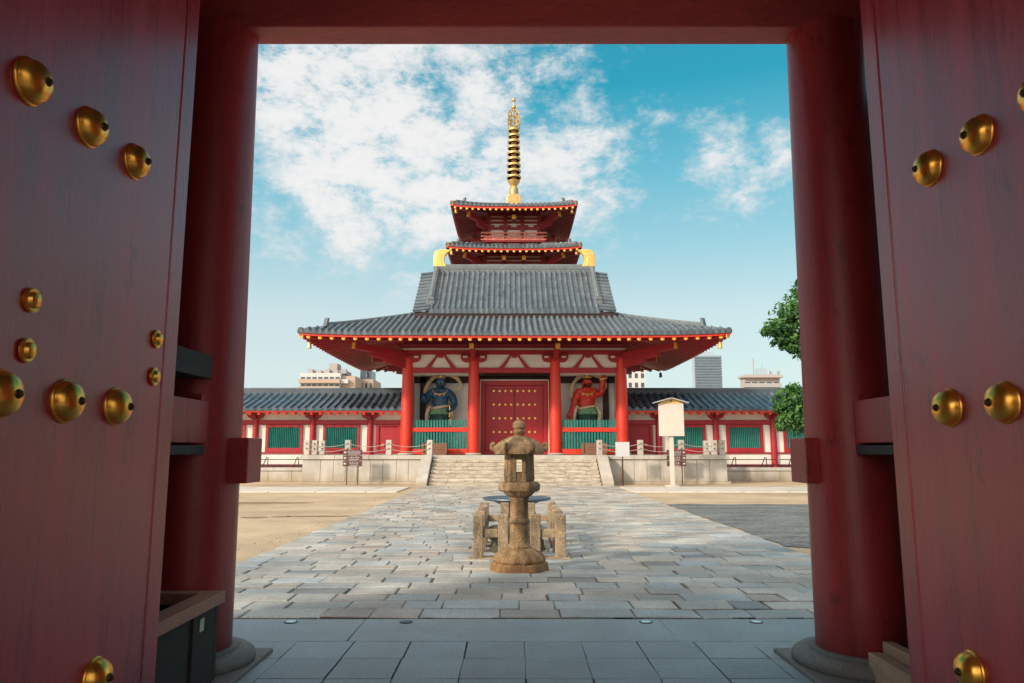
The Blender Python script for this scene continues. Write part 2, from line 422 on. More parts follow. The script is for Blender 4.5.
# entrance floor: blue grey tiles, a plain kerb band with inset lights
fl = MB(); fl.add([(-6, -9, .010), (6, -9, .010), (6, 6.77, .010), (-6, 6.77, .010)], [(0, 1, 2, 3)])
struct(fl, 'floor_joint', 'grout')
ft = MB()
TX, TY = .436, .47
for j in range(-6, 13):
    y1 = 5.97 - (12 - j) * TY
    for i in range(-9, 10):
        x0 = -.465 + i * TX
        k = jrand(.90, 1.06)
        slab(ft, x0 + .0035, x0 + TX - .0035, y1 - TY + .0035, y1 - .0035, .034 + jrand(-.001, .001), (k, k, k * jrand(.98, 1.03)), ch=.003, tilt=.0005)
struct(ft, 'entrance_floor', 'floortile', fixn=False)
kb = MB(); x = -4.4
while x < 4.6:
    wd = jrand(2.2, 3.2)
    k = jrand(.96, 1.03)
    slab(kb, x + .002, x + wd - .002, 5.974, 6.72, .036, (k, k, k), ch=.005, tilt=.0005)
    x += wd
struct(kb, 'kerb_band', 'floortile', fixn=False)
dr = MB()
for i in range(16):
    x0 = jrand(-3.4, 3.6); dr.box(x0, x0 + jrand(.06, .16), 6.725, 6.775, .012, .037)
struct(dr, 'drain_slot', 'blackiron')
lg = 'small round lights set flush along the tile edge'
for px_, lab in ((-2.02, 'small pale inset floor light nearest the left pillar'), (-1.03, 'small dark inset floor light left of the stone lantern'),
                 (1.03, 'small blue inset floor light right of the stone lantern'), (1.98, 'small pale inset floor light nearest the right pillar')):
    lt = thing('floor_light', (px_, 6.60, .036), lab, 'floor light', lg)
    MB().lathe([(.055, 0), (.058, .004), (.050, .007)], (px_, 6.60, .036), 24).build('bezel', 'blackiron', lt, smooth=40)
    MB().lathe([(.046, .006), (.040, .010), (.01, .012)], (px_, 6.60, .036), 24).build('lens', 'lens' if abs(px_ + 1.03) > .1 else 'bronze', lt, smooth=40)

# cross strip in front of the platform and dark patch on the right
cs = MB()
for sgn in (-1, 1):
    x = 4.2
    while x < 26:
        wd = jrand(1.0, 1.8)
        a, b = (x + .01, x + wd - .01) if sgn > 0 else (-x - wd + .01, -x - .01)
        cs.box(a, b, 26.6, 30.0, -.05, .045 + jrand(-.004, .004)); x += wd
struct(cs, 'cross_path', 'concrete', bevel=.012)
gp = MB(); n_ = 26; pts = []
edge = []
for (ax, ay), (bx_, by_) in zip([(4.16, 11.9), (4.16, 20.9), (30, 20.9), (30, 11.3), (4.9, 11.2)], [(4.16, 20.9), (30, 20.9), (30, 11.3), (4.9, 11.2), (4.16, 11.9)]):
    m_n = max(2, int(math.hypot(bx_ - ax, by_ - ay) / .22))
    for k in range(m_n):
        x, y = ax + (bx_ - ax) * k / m_n, ay + (by_ - ay) * k / m_n
        j_ = .10 * mnoise.noise(Vector((x * 1.3, y * 1.3, 0))) + .05 * mnoise.noise(Vector((x * 5, y * 5, 3)))
        edge.append((x + j_, y + 2.2 * j_))
gp.add([(x, y, .012) for x, y in edge], [tuple(range(len(edge)))])
struct(gp, 'gravel_shade_patch', 'greypatch')  # gravel, its dark colour also standing in for the gate's shadow on sand
# loose pebbles and grit over the sand
pb = MB()
for _ in range(1000):
    side = random.choice((-1, 1)); y = random.uniform(9, 31) if random.random() < .8 else random.uniform(6.8, 33)
    x = side * (random.uniform(3.95, 14) if random.random() < .6 else random.uniform(3.9, 4.6)) + .18
    r_ = random.uniform(.006, .020); h_ = r_ * .6; t_ = random.uniform(.5, 1.15)
    a0 = random.uniform(0, 6)
    vs = [(x + r_ * math.cos(a0 + k * 1.2566) * random.uniform(.7, 1.2), y + r_ * math.sin(a0 + k * 1.2566), .004) for k in range(5)] + [(x, y, .006 + h_)]
    pb.add(vs, [(k, (k + 1) % 5, 5) for k in range(5)], (t_, t_ * .97, t_ * .92))
o = pb.build('gravel', 'pebble', None, fixn=False)
tag(o, 'loose grey pebbles and grit scattered over the sand beside the path', 'gravel', kind='stuff')
# damp hollows on the sand
for (x, y, rx, ry) in ((-5.9, 16.9, .30, .22), (-5.35, 17.1, .22, .16), (-4.6, 17.2, .75, .16), (-7.4, 21.5, 1.5, .35)):
    dp = MB(); pts = []
    for k in range(28):
        a = 2 * PI * k / 28; q_ = 1 + .4 * mnoise.noise(Vector((math.cos(a) * 1.5 + x, math.sin(a) * 1.5, y)))
        pts.append((x + rx * q_ * math.cos(a), y + ry * q_ * math.sin(a), .005))
    dp.add(pts, [tuple(range(28))]); struct(dp, 'damp_patch', 'damp')

# ------------------------------------------------------------------ near entrance gate
eg = thing('entrance_gate', (0, 5.3, 0), 'big dark red timber gateway in the foreground, open leaves studded with brass domes', 'gate')
def rpil(z): return .312 - .042 * (z / 4.9) ** 1.4
for sx in (-1, 1):
    X = 2.30 * sx if sx > 0 else -2.375
    prof = [(rpil(z) - (.02 if z < .14 else 0), z) for z in (.12, .16, .5, 1, 1.5, 2, 2.5, 3, 3.5, 4, 4.5, 4.679)]
    MB().lathe(prof, (X, 5.3, 0), 64).build('pillar', 'pillar', eg, smooth=40)
    b = MB().lathe([(.40, .03), (.455, .045), (.475, .08), (.465, .115), (.43, .14), (.375, .15), (.36, .148), (.355, .165), (.32, .168), (.30, .16)], (X, 5.3, 0), 64)
    b.build('pillar_base', 'plinth', eg, smooth=50)
    MB().box(X - .50, X + .50, 4.72, 5.68, -.02, .062).build('base_slab', 'plinth', eg, bevel=.01)
    # tie beam end passing through the pillar towards the passage
    inner = 1.925 if sx > 0 else 1.96
    a, b_ = (inner, 4.6) if sx > 0 else (-4.6, -inner)
    MB().box(a, b_, 5.185, 5.47, 1.27, 1.585).build('tie_beam', 'pillar', eg, bevel=.008)
    # rail that runs from the pillar back beside the leaf
    a, b_ = (2.20, 2.34) if sx > 0 else (-2.34, -2.20)
    MB().box(a, b_, 3.2, 5.06, 1.545, 1.83).build('side_rail', 'pillar', eg, bevel=.006)
    MB().box(a + .02, b_ - .02, 4.98, 5.05, 1.83, 1.875).build('wedge', 'pillar', eg, bevel=.004)
    MB().box(a - .01, b_ + .01, 3.2, 4.99, 1.47, 1.53).build('shadow_strip', 'darkwood', eg, bevel=.004)  # dark strip standing in for the shadow below the rail
    if sx < 0:
        MB().box(a - .1, b_ + .02, 3.2, 5.02, 1.98, 2.14).build('upper_batten', 'bluewood', eg, bevel=.006)
    # board wall outside of the pillar
    bw = MB(); xx = 2.62
    while xx < 4.6:
        a, b_ = (xx, xx + .196) if sx > 0 else (-xx - .196, -xx)
        bw.box(a, b_, 5.24, 5.285 + jrand(0, .006), .06, 4.22 if sx > 0 else 4.675); xx += .2
    bw.build('board_wall', 'darkwood', eg)
    a, b_ = (2.12, 4.6) if sx > 0 else (-4.6, -2.12)
    MB().box(a, b_, 3.0, 3.08, .03, 5.235).build('light_block_board', 'darkwood', eg)  # unseen board added to block light and keep the side bay dark
    a, b_ = (4.62, 4.74) if sx > 0 else (-4.74, -4.62)
    MB().box(a, b_, -3.5, 5.15, 0.03, 5.235).build('side_wall', 'darkwood', eg)
MB().box(2.15, 2.23, 3.3, 4.93, .05, .225).build('sill_board', 'palewood', eg, bevel=.006)
MB().box(2.26, 2.33, 3.3, 4.96, .06, .285).build('sill_board', 'palewood', eg, bevel=.006)
MB().box(-4.9, 4.9, 5.17, 5.425, 4.68, 5.2).build('lintel', 'lintel', eg, bevel=.012)
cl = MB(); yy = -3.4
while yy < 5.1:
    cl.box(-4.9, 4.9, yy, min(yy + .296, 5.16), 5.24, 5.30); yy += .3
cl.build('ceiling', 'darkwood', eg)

# leaves of the gate
stud_mb = MB()
SR = .080
prof = [(SR * 1.10, 0), (SR * 1.11, .005), (SR * 1.08, .010), (SR * 1.02, .014), (SR * 1.0, .020), (SR * .985, .026), (SR * .93, .038), (SR * .83, .049), (SR * .68, .059), (SR * .50, .066), (SR * .30, .071), (SR * .12, .073)]
stud_mb.lathe(prof, (0, 0, 0), 40)
nib_mb = MB().lathe([(.019, .068), (.017, .077), (.012, .080), (.012, .085), (.007, .088), (.002, .089)], (0, 0, 0), 20)
ring_mb = MB().lathe([(.047, 0), (.047, .010), (.040, .014), (.033, .012), (.030, .016), (.026, .026), (.014, .032), (.002, .033)], (0, 0, 0), 28)
protos = {}
def stud(kind, leaf, loc, sx, sc=1.):
    key = kind
    if key not in protos:
        mbx = {'stud': stud_mb, 'nib': nib_mb, 'rivet': ring_mb}[kind]
        o = mbx.build({'stud': 'stud', 'nib': 'stud_tip', 'rivet': 'small_stud'}[kind], 'brassnib' if kind == 'nib' else 'brass', None, smooth=35)
        protos[key] = o
    else:
        o = protos[key].copy(); COL.objects.link(o)
    o.parent = leaf
    o.location = Vector(loc) - root_origin(leaf)
    o.rotation_euler = (jrand(-.05, .05), -PI / 2 * sx, jrand(-.05, .05))
    o.scale = (sc, sc, sc)
    return o
for sx in (-1, 1):
    X = 1.925 * sx
    YE = 3.92 if sx < 0 else 3.98
    th = MB()
    def q(a, b): return (min(a * sx, b * sx), max(a * sx, b * sx))
    x0, x1 = q(1.925, 2.045)
    leaf = MB().box(x0, x1, YE - 2.35, YE - .152, .07, 5.35).build('door', 'door', eg, bevel=.004)
    xa, xb = q(1.921, 2.05)
    MB().box(xa, xb, YE - .148, YE, .07, 5.35).build('edge_stile', 'door', leaf, bevel=.007)
    for k in range(4):
        for j, zz in enumerate((.53, 1.695, 2.86, 4.03)):
            if j == 0 and k > 0: continue
            ys = 3.345 - k * .385 + (.085 if sx > 0 else 0)
            stud('stud', leaf, (X + jrand(-.001, .001), ys + jrand(-.006, .006), zz), sx, jrand(.97, 1.03))
            n_ = stud('nib', leaf, (X, ys, zz), sx)
    if sx < 0:
        for ys in (3.68, 2.70):
            for zz in (2.055, 1.865): stud('rivet', leaf, (X + .003, ys, zz), sx)

# dark open box beside the left pillar
bx = thing('timber_box', (-2.5, 4.3, 0), 'open black timber box with worn brown rim, at the foot of the left pillar', 'box')
for (x0, x1, y0, y1) in ((-2.05, -2.0, 3.1, 4.86), (-3.1, -2.0, 4.862, 4.91), (-3.1, -3.05, 3.1, 4.86)):
    MB().box(x0, x1, y0, y1, .06, .525).build('side_board', 'bluewood', bx, bevel=.004)
for (x0, x1, y0, y1) in ((-2.11, -1.975, 3.0, 4.95), (-3.1, -2.113, 4.85, 4.95), (-3.16, -3.03, 3.0, 4.847)):
    MB().box(x0, x1, y0, y1, .528, .60).build('rim', 'rimwood', bx, bevel=.006)
MB().box(-2.001, -1.984, 4.50, 4.58, .06, .525).build('corner_post', 'bluewood', bx, bevel=.003)
MB().box(-1.9985, -1.995, 4.62, 4.68, .415, .49).build('paper_tag', 'sticker', bx)
MB().box(-3.05, -2.05, 3.1, 4.86, .06, .09).build('bottom_board', 'bluewood', bx)

# ------------------------------------------------------------------ stone lantern
LX, LY = -.03, 9.42
la = thing('stone_lantern', (LX, LY, 0), 'tall weathered brown stone lantern with curled roof corners, in the middle of the path', 'lantern')
def petal(n, amp):
    return lambda i, z: 1 + amp * abs(math.sin(i * n * PI / 96))
MB().lathe([(.36, .03), (.365, .05), (.36, .17), (.345, .185)], (LX, LY, 0), 6, rot=0).build('foot', 'lantern', la, bevel=.015)
MB().lathe([(.32, .185), (.345, .21), (.34, .255), (.30, .30), (.24, .335), (.19, .35)], (LX, LY, 0), 96, wob=petal(14, -.09)).build('lotus_base', 'lantern', la, smooth=35)
MB().lathe([(.185, .35), (.19, .38), (.172, .40), (.160, .43), (.157, .60), (.158, .72), (.178, .735), (.184, .76), (.178, .785), (.158, .80), (.155, .95), (.158, 1.08), (.172, 1.10), (.172, 1.13)], (LX, LY, 0), 48).build('shaft', 'lantern', la, smooth=40)
MB().lathe([(.17, 1.13), (.205, 1.15), (.235, 1.185), (.25, 1.21)], (LX, LY, 0), 96, wob=petal(12, -.07)).build('lotus_cup', 'lantern', la, smooth=35)
MB().lathe([(.27, 1.205), (.318, 1.225), (.325, 1.30), (.285, 1.335), (.20, 1.345)], (LX, LY, 0), 6, rot=0).build('platform', 'lantern', la, bevel=.012)
fb = MB()
for k in range(6):
    a = k * PI / 3
    c = Vector((LX + .185 * math.cos(a), LY + .185 * math.sin(a), 0)); a2 = a + PI / 3
    c2 = Vector((LX + .185 * math.cos(a2), LY + .185 * math.sin(a2), 0))
    t = (c2 - c).normalized(); out = (c + c2) / 2 - Vector((LX, LY, 0)); out.normalize()
    fb.beam(c + Vector((0, 0, 1.345)), c + Vector((0, 0, 1.70)), .095, .07, up=out)
    if k in (1, 4):       # open windows front, back and beside, framed above and below
        fb.beam(c + Vector((0, 0, 1.40)), c2 + Vector((0, 0, 1.40)), .05, .11)
        fb.beam(c + Vector((0, 0, 1.655)), c2 + Vector((0, 0, 1.655)), .05, .09)
    else:
        fb.beam(c + Vector((0, 0, 1.522)), c2 + Vector((0, 0, 1.522)), .05, .355)
fb.build('fire_box', 'lantern', la, bevel=.006)
# hexagonal roof with up-curled corners
rb = MB(); n = 72; rows = []
for j, t in enumerate([0, .08, .2, .35, .5, .65, .8, .92, 1.0]):
    ring = []
    for i in range(n):
        a = 2 * PI * i / n 
        ph = ((i / n * 6) % 1)
        corner = abs(ph - .5) * 2            # 1 at corner, 0 mid side
        rh = 1 / math.cos((ph - .5) * PI / 3) * math.cos(PI / 6)
        r_ = .44 * (1 - t) ** .75 * rh + .085 * t
        zz = 1.715 + .20 * t ** .8 + .035 * corner ** 6 * (1 - t)
        ring.append((LX + r_ * math.cos(a), LY + r_ * math.sin(a), zz))
    rows.append(ring)
under = [(LX + .40 * math.cos(2 * PI * i / n ), LY + .40 * math.sin(2 * PI * i / n ), rows[0][i][2] - .035) for i in range(n)]
und2 = [(LX + .20 * math.cos(2 * PI * i / n), LY + .20 * math.sin(2 * PI * i / n), 1.695) for i in range(n)]
allr = [und2, under] + rows
vs = [p for r_ in allr for p in r_]; fs = []
for j in range(len(allr) - 1):
    for i in range(n):
        k = (i + 1) % n; fs.append((j * n + i, j * n + k, (j + 1) * n + k, (j + 1) * n + i))
fs.append(tuple(range(n - 1, -1, -1))); fs.append(tuple((len(allr) - 1) * n + i for i in range(n)))
roof_l = rb.add(vs, fs).build('roof', 'lantern', la, smooth=45)
for k in range(6):
    a = k * PI / 3
    ca, sa = math.cos(a), math.sin(a)
    pts = [(.30, 1.80), (.37, 1.755), (.425, 1.74), (.455, 1.76), (.458, 1.795), (.435, 1.815), (.410, 1.805), (.405, 1.785)]
    MB().tube([(LX + r_ * ca, LY + r_ * sa, z) for r_, z in pts], [.02, .032, .036, .034, .030, .026, .021, .012], 10).build('corner_curl', 'lantern', roof_l, smooth=60)
MB().lathe([(.09, 1.90), (.082, 1.93), (.105, 1.955), (.108, 1.985), (.088, 2.0), (.088, 2.012), (.112, 2.03), (.116, 2.075), (.10, 2.11), (.05, 2.13), (.022, 2.145), (.004, 2.15)], (LX, LY, 0), 32).build('finial', 'lantern', la, smooth=45)

ZM = ((0, 0), (.185, .13), (.35, .30), (1.13, .915), (1.21, .985), (1.345, 1.115), (1.70, 1.47), (1.90, 1.665), (2.15, 1.89))
KM = ((0, 1.02), (.185, 1.0), (.21, .96), (.30, .90), (.36, .76), (1.12, .72), (1.15, .76), (1.22, .83), (1.345, .82), (1.36, .80), (1.70, .78), (1.88, .75), (1.93, .72), (2.15, .70))
def lerp_map(t, x):
    for (a, fa), (b_, fb_) in zip(t[:-1], t[1:]):
        if x <= b_: return fa + (fb_ - fa) * max(0, x - a) / (b_ - a)
    return t[-1][1]
def slim(o):
    if o.type == 'MESH':
        for v in o.data.vertices:
            z = v.co.z; k = lerp_map(KM, z)
            v.co = (v.co.x * k, v.co.y * k, lerp_map(ZM, z))
    for c in list(o.children): slim(c)
slim(la)

# ------------------------------------------------------------------ low stone fence with rock, bronze basin
FX, FY0, FY1, FH = -.02, 10.38, 12.75, .62
fe = thing('stone_fence', (FX, 11.5, 0), 'low brown stone post fence around a mossy rock, right behind the lantern', 'fence')
def fpost(x, y): MB().box(x - .072, x + .072, y - .072, y + .072, .02, FH + jrand(-.01, .012)).build('post', 'fencestone', fe, bevel=.012)
xs = (-.565, -.22, .22, .565)
for yy in (FY0, FY1):
    for x in xs: fpost(FX + x, yy)
for yy in (11.03, 11.6, 12.17):
    for x in (-.565, .565): fpost(FX + x, yy)
for yy in (FY0, FY1):
    for zz in ((.37,) if yy == FY0 else (.36,)):
        for a, b_ in zip(xs[:-1], xs[1:]):
            if a < -.1 and b_ > .1 and yy == FY0: continue
            MB().box(FX + a + .074, FX + b_ - .074, yy - .045, yy + .045, zz - .055, zz + .055).build('rail', 'fencestone', fe, bevel=.008)
for x in (-.565, .565):
    for a, b_ in zip((FY0, 11.03, 11.6, 12.17), (11.03, 11.6, 12.17, FY1)):
        MB().box(FX + x - .045, FX + x + .045, a + .074, b_ - .074, .315, .425).build('rail', 'fencestone', fe, bevel=.008)
MB().box(FX - .70, FX + .70, FY0 - .10, FY0 + .10, .0, .055).build('kerb', 'fencestone', fe, bevel=.01)
def rock(name, c, r, parent=None, seed=0):
    bm = bmesh.new(); bmesh.ops.create_icosphere(bm, subdivisions=4, radius=1)
    mbk = MB()
    for v in bm.verts:
        k = 1 + .35 * mnoise.noise(v.co * 1.4 + Vector((seed, 0, 0))) + .12 * mnoise.noise(v.co * 4 + Vector((seed, 5, 0)))
        v.co = v.co * k
    mbk.add([(c[0] + v.co.x * r[0], c[1] + v.co.y * r[1], max(0.01, c[2] + v.co.z * r[2])) for v in bm.verts], [[v.index for v in f.verts] for f in bm.faces])
    bm.free()
    return mbk.build(name, 'rock', parent, smooth=50, origin=None if parent else (c[0], c[1], 0))
tag(rock('rock', (FX - .05, 11.55, .12), (.45, .80, .30), None, 3), 'dark mossy rock lying inside the low stone fence', 'rock')
bs = thing('bronze_basin', (-.03, 13.9, 0), 'wide round blue grey bronze basin on a dark block, behind the stone fence', 'basin')
MB().lathe([(.24, .36), (.30, .50), (.44, .565), (.61, .59), (.635, .61), (.63, .63), (.60, .635), (.56, .615), (.30, .60), (.01, .595)], (-.03, 13.9, 0), 56).build('bowl', 'bronze', bs, smooth=40)
MB().box(-.28, .32, 13.6, 14.2, .02, .37).build('pedestal', 'bluewood', bs, bevel=.015)

# ------------------------------------------------------------------ roof tools
def ribs(mb, origin, U, V, ulist, zfun, vmaxfun, s=.28, r=.078, tl=.33, lip=.11, hs=1., stp=.030):
    """Round-tile roof face: columns of samples across, stepped rows up the slope."""
    o, U, V = Vector(origin), Vector(U), Vector(V)
    offs = [(-.5, -.02), (-.30, -.005), (-.255, .02), (-.20, .070), (-.10, .102), (.0, .112), (.10, .102), (.20, .070), (.255, .02), (.30, -.005)]
    sc = s / .28
    cols = []
    for uc in ulist:
        for f, h in offs: cols.append((uc + f * s, h * sc * (r / .078) * hs))
    cols.append((ulist[-1] + .5 * s, -.012))
    vtop = max(vmaxfun(u) for u, h in cols)
    nrow = int(math.ceil(vtop / tl)); rows = []
    for k in range(nrow):
        rows += [(k * tl, stp), ((k + .97) * tl, 0.)]
    base = len(mb.v); nr = len(rows) + 1; vv = []
    for (u, h) in cols:
        vm = max(0, vmaxfun(u))
        p = o + U * u + V * 0; z = zfun(u, 0)
        vv.append((p.x, p.y, z - lip))
        for (v, st) in rows:
            ve = min(v, vm)
            p = o + U * u + V * ve
            vv.append((p.x, p.y, zfun(u, ve) + h + st))
    fs = []; fc_ = []; no = len(offs); tone = {}
    for i in range(len(cols) - 1):
        vm = max(vmaxfun(cols[i][0]), vmaxfun(cols[i + 1][0]))
        for j in range(nr - 1):
            if j > 0 and rows[j - 1][0] >= vm: break
            a = i * nr + j
            fs.append((a, a + nr, a + nr + 1, a + 1))
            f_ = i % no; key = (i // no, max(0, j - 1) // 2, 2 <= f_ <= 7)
            if key not in tone: tone[key] = random.uniform(.78, 1.22) * (1.08 if key[2] else .62)  # random tile tone, with occlusion shade painted into troughs and ribs lightened
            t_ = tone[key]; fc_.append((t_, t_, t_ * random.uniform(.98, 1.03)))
    k0 = len(mb.v); mb.v += [tuple(v) for v in vv]
    for f_, c_ in zip(fs, fc_): mb.f.append(tuple(i + k0 for i in f_)); mb.c.append(c_)

def frange(a, b, s):
    n = max(1, round((b - a) / s)); st = (b - a) / n
    return [a + st * (i + .5) for i in range(n)], st

def cap(mb, c, d, r, t=.03, n=14):
    q = Vector(d).to_track_quat('Z', 'Y').to_matrix()
    mb.lathe([(r, 0), (r, t * .7), (r * .8, t)], c, n, mtx=q)

# ------------------------------------------------------------------ temple gate
GY = 38.2
gt = thing('temple_gate', (0, GY, 0), 'red and white temple gate with grey tiled roof and gold ridge fins', 'gate')
PZ = 1.27
YC = 35.5
CXS = (-5.18, -1.97, 1.97, 5.18)
for yy in (YC, GY, 40.9):
    for x in CXS:
        if yy == GY and abs(x) < 3: continue
        c_ = MB().lathe([(.275, PZ + .09), (.285, 1.8), (.292, 2.6), (.285, 3.6), (.262, 4.8), (.245, 5.5), (.245, 6.0)], (x, yy, 0), 32).build('column', 'verm', gt, smooth=40)
        MB().lathe([(.40, PZ + .003), (.42, PZ + .03), (.36, PZ + .085), (.30, PZ + .09)], (x, yy, 0), 28).build('column_base', 'granite', c_, smooth=40)
# entablature, all four sides
def ent_front(y, nrm):
    y_ = lambda a, b: (y + min(nrm * a, nrm * b), y + max(nrm * a, nrm * b))
    for a, b_ in zip(CXS[:-1], CXS[1:]):
        MB().box(a + .22, b_ - .22, *y_(-.10, .12), 5.20, 5.44).build('tie_beam', 'red', gt, bevel=.01)
        MB().box(a + .05, b_ - .05, *y_(-.08, .02), 5.44, 6.09).build('plaster_panel', 'plaster', gt)
        m = (a + b_) / 2
        br = MB()
        for sg in (-1, 1):
            br.prism([(m + sg * .10, 6.09), (m + sg * .50, 5.44), (m + sg * .76, 5.44), (m + sg * .66, 5.54), (m + sg * .27, 5.98), (m + sg * .24, 6.09)], 'y', *y_(.022, .10))
        br.prism([(m - .13, 6.09), (m + .13, 6.09), (m + .11, 5.93), (m - .11, 5.93)], 'y', *y_(.023, .108))
        br.build('inverted_brace', 'red', gt)
    MB().box(-5.5, 5.5, *y_(-.09, .13), 6.10, 6.29).build('tie_beam', 'red', gt, bevel=.01)
    MB().box(-5.4, 5.4, *y_(-.08, .03), 6.29, 6.40).build('plaster_strip', 'plaster', gt)
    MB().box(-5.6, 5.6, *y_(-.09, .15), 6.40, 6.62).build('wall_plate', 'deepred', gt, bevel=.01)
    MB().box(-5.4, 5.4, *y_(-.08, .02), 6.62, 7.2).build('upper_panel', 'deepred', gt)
    for x in CXS:
        o = MB().box(x - .30, x + .30, *y_(-.3, .3), 5.86, 6.0)
        # cloud shaped arm: curved drop at both ends
        half = [(.30, 5.70), (.44, 5.71), (.57, 5.78), (.63, 5.90), (.64, 6.099)]
        pts = [(x + a, z) for a, z in half] + [(x - a, z) for a, z in reversed(half)]
        o2 = MB().prism(pts, 'y', *y_(.03, .20))
        if abs(x) < 3 or True:
            o2.build('cloud_bracket', 'red', gt, bevel=.015)
        o.build('capital', 'red', gt, bevel=.03)
        for sg in (-1, 1):
            MB().box(x + min(sg * .31, sg * .52), x + max(sg * .31, sg * .52), *y_(.201, .215), 5.91, 6.00).build('white_inlay', 'plaster', gt)
ent_front(YC, -1)
ent_front(40.9, 1)
for sx in (-1, 1):
    for a, b_ in ((YC, GY), (GY, 40.9)):
        x0, x1 = sorted((sx * 5.10, sx * 5.30))
        MB().box(x0, x1, a + .24, b_ - .24, 5.20, 5.44).build('tie_beam', 'red', gt, bevel=.01)
        x0, x1 = sorted((sx * 5.10, sx * 5.22))
        MB().box(x0, x1, a + .2, b_ - .2, 5.44, 7.2).build('plaster_panel', 'plaster', gt)
        MB().box(x0, x1, a + .2, b_ - .2, PZ + .1, 5.2).build('plaster_panel', 'plaster', gt)
# forward tail beams with gold ends
def tail(a, b_, w, h, capc):
    t = MB().beam(a, b_, w, h).build('tail_beam', 'red', gt, bevel=.02)
    d = (Vector(b_) - Vector(a)).normalized()
    MB().beam(Vector(b_), Vector(b_) + d * .035, w * .95, h * .95).build('gilt_end', 'goldpaint', t)
for x in CXS[1:3]:
    tail((x, YC - .2, 6.04), (x, 33.25, 6.20), .22, .26, 1)
    MB().beam((x, YC - .2, 5.86), (x, 34.1, 5.98), .19, .22).build('tail_bracket', 'red', gt, bevel=.02)
for sx in (-1, 1):
    for sy, yc in ((-1, YC), (1, 40.9)):
        tail((sx * 5.25, yc + sy * .1, 6.02), (sx * 7.35, yc + sy * 2.2, 6.23), .24, .30, 1)
        MB().beam((sx * 5.25, yc + sy * .1, 5.72), (sx * 6.75, yc + sy * 1.5, 5.98), .22, .26).build('tail_bracket', 'red', gt, bevel=.02)
        MB().beam((sx * 5.25, yc + sy * .1, 5.50), (sx * 6.2, yc + sy * .95, 5.74), .20, .22).build('tail_bracket', 'red', gt, bevel=.02)
    tail((sx * 5.3, GY, 6.04), (sx * 7.4, GY, 6.2), .22, .26, 1)

# lower roof: hipped skirt, 45 degree hips
WX, WY, EY = 9.38, 6.90, GY - 6.90
def lift(e): return .13 * math.exp(-max(0, e) / 1.5)
def zlow(W):
    return lambda u, v: 6.50 + .345 * v + .006 * v * v + lift(W - abs(u)) * max(0, 1 - v / 5.)
VT = 4.5
lr = MB()
for (o, U, V, W) in (((0, EY, 0), (1, 0, 0), (0, 1, 0), WX), ((0, GY + WY, 0), (1, 0, 0), (0, -1, 0), WX),
                     ((-WX, GY, 0), (0, 1, 0), (1, 0, 0), WY), ((WX, GY, 0), (0, 1, 0), (-1, 0, 0), WY)):
    ul, st = frange(-W, W, .275)
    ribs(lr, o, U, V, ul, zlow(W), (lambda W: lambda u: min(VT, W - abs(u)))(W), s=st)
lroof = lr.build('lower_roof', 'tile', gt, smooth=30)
# hip ridges
for sx in (-1, 1):
    for sy in (-1, 1):
        hb = MB(); path = []
        for k in range(13):
            v = .95 + 3.5 * k / 12
            path.append(Vector((sx * (WX - v), GY + sy * (WY - v), zlow(WX)(WX - v, v) + .10 - .012 * k)))
        for a, b_ in zip(path[:-1], path[1:]):
            hb.beam(a - (b_ - a) * .06, b_, .24, .14)
        for a, b_ in zip(path[:-1], path[1:]):
            pass
        hb.tube([p + Vector((0, 0, .07)) for p in path], .065, 8)
        h_ = hb.build('hip_ridge', 'ridge', lroof, smooth=40)
        p0 = path[0]
        MB().beam(p0 + Vector((0, 0, -.08)), p0 + Vector((sx * -.06, sy * -.06, .34)), .28, .12, up=(sx, sy, 0)).build('end_tile', 'ridge', h_, bevel=.03)
# fascia, soffit and rafters
ev = MB()
def strip(mb, W, U, o, V, v0, z0, z1, th):
    n = 40
    for i in range(n):
        a, b_ = -W + 2 * W * i / n, -W + 2 * W * (i + 1) / n
        vs = []
        for (u, vv, z) in ((a, v0, z0), (b_, v0, z0), (b_, v0, z1), (a, v0, z1), (a, v0 + th, z0), (b_, v0 + th, z0), (b_, v0 + th, z1), (a, v0 + th, z1)):
            p = Vector(o) + Vector(U) * u + Vector(V) * vv
            vs.append((p.x, p.y, z + lift(W + v0 - abs(u))))
        mb.add(vs, [(0, 1, 2, 3), (7, 6, 5, 4), (0, 4, 5, 1), (3, 2, 6, 7)])
sides = [((0, EY, 0), (1, 0, 0), (0, 1, 0), WX, 5.18, 4.2), ((0, GY + WY, 0), (1, 0, 0), (0, -1, 0), WX, 5.18, 4.2),
         ((-WX, GY, 0), (0, 1, 0), (1, 0, 0), WY, 2.7, 4.2), ((WX, GY, 0), (0, 1, 0), (-1, 0, 0), WY, 2.7, 4.2)]
for (o, U, V, W, C_, D) in sides:
    strip(ev, W - .06, U, o, V, .06, 6.30, 6.44, .16)
fas = ev.build('fascia', 'verm', gt)
sf = MB(); ra = MB(); capspots = []
def sofz(v): return 6.31 + .165 * v
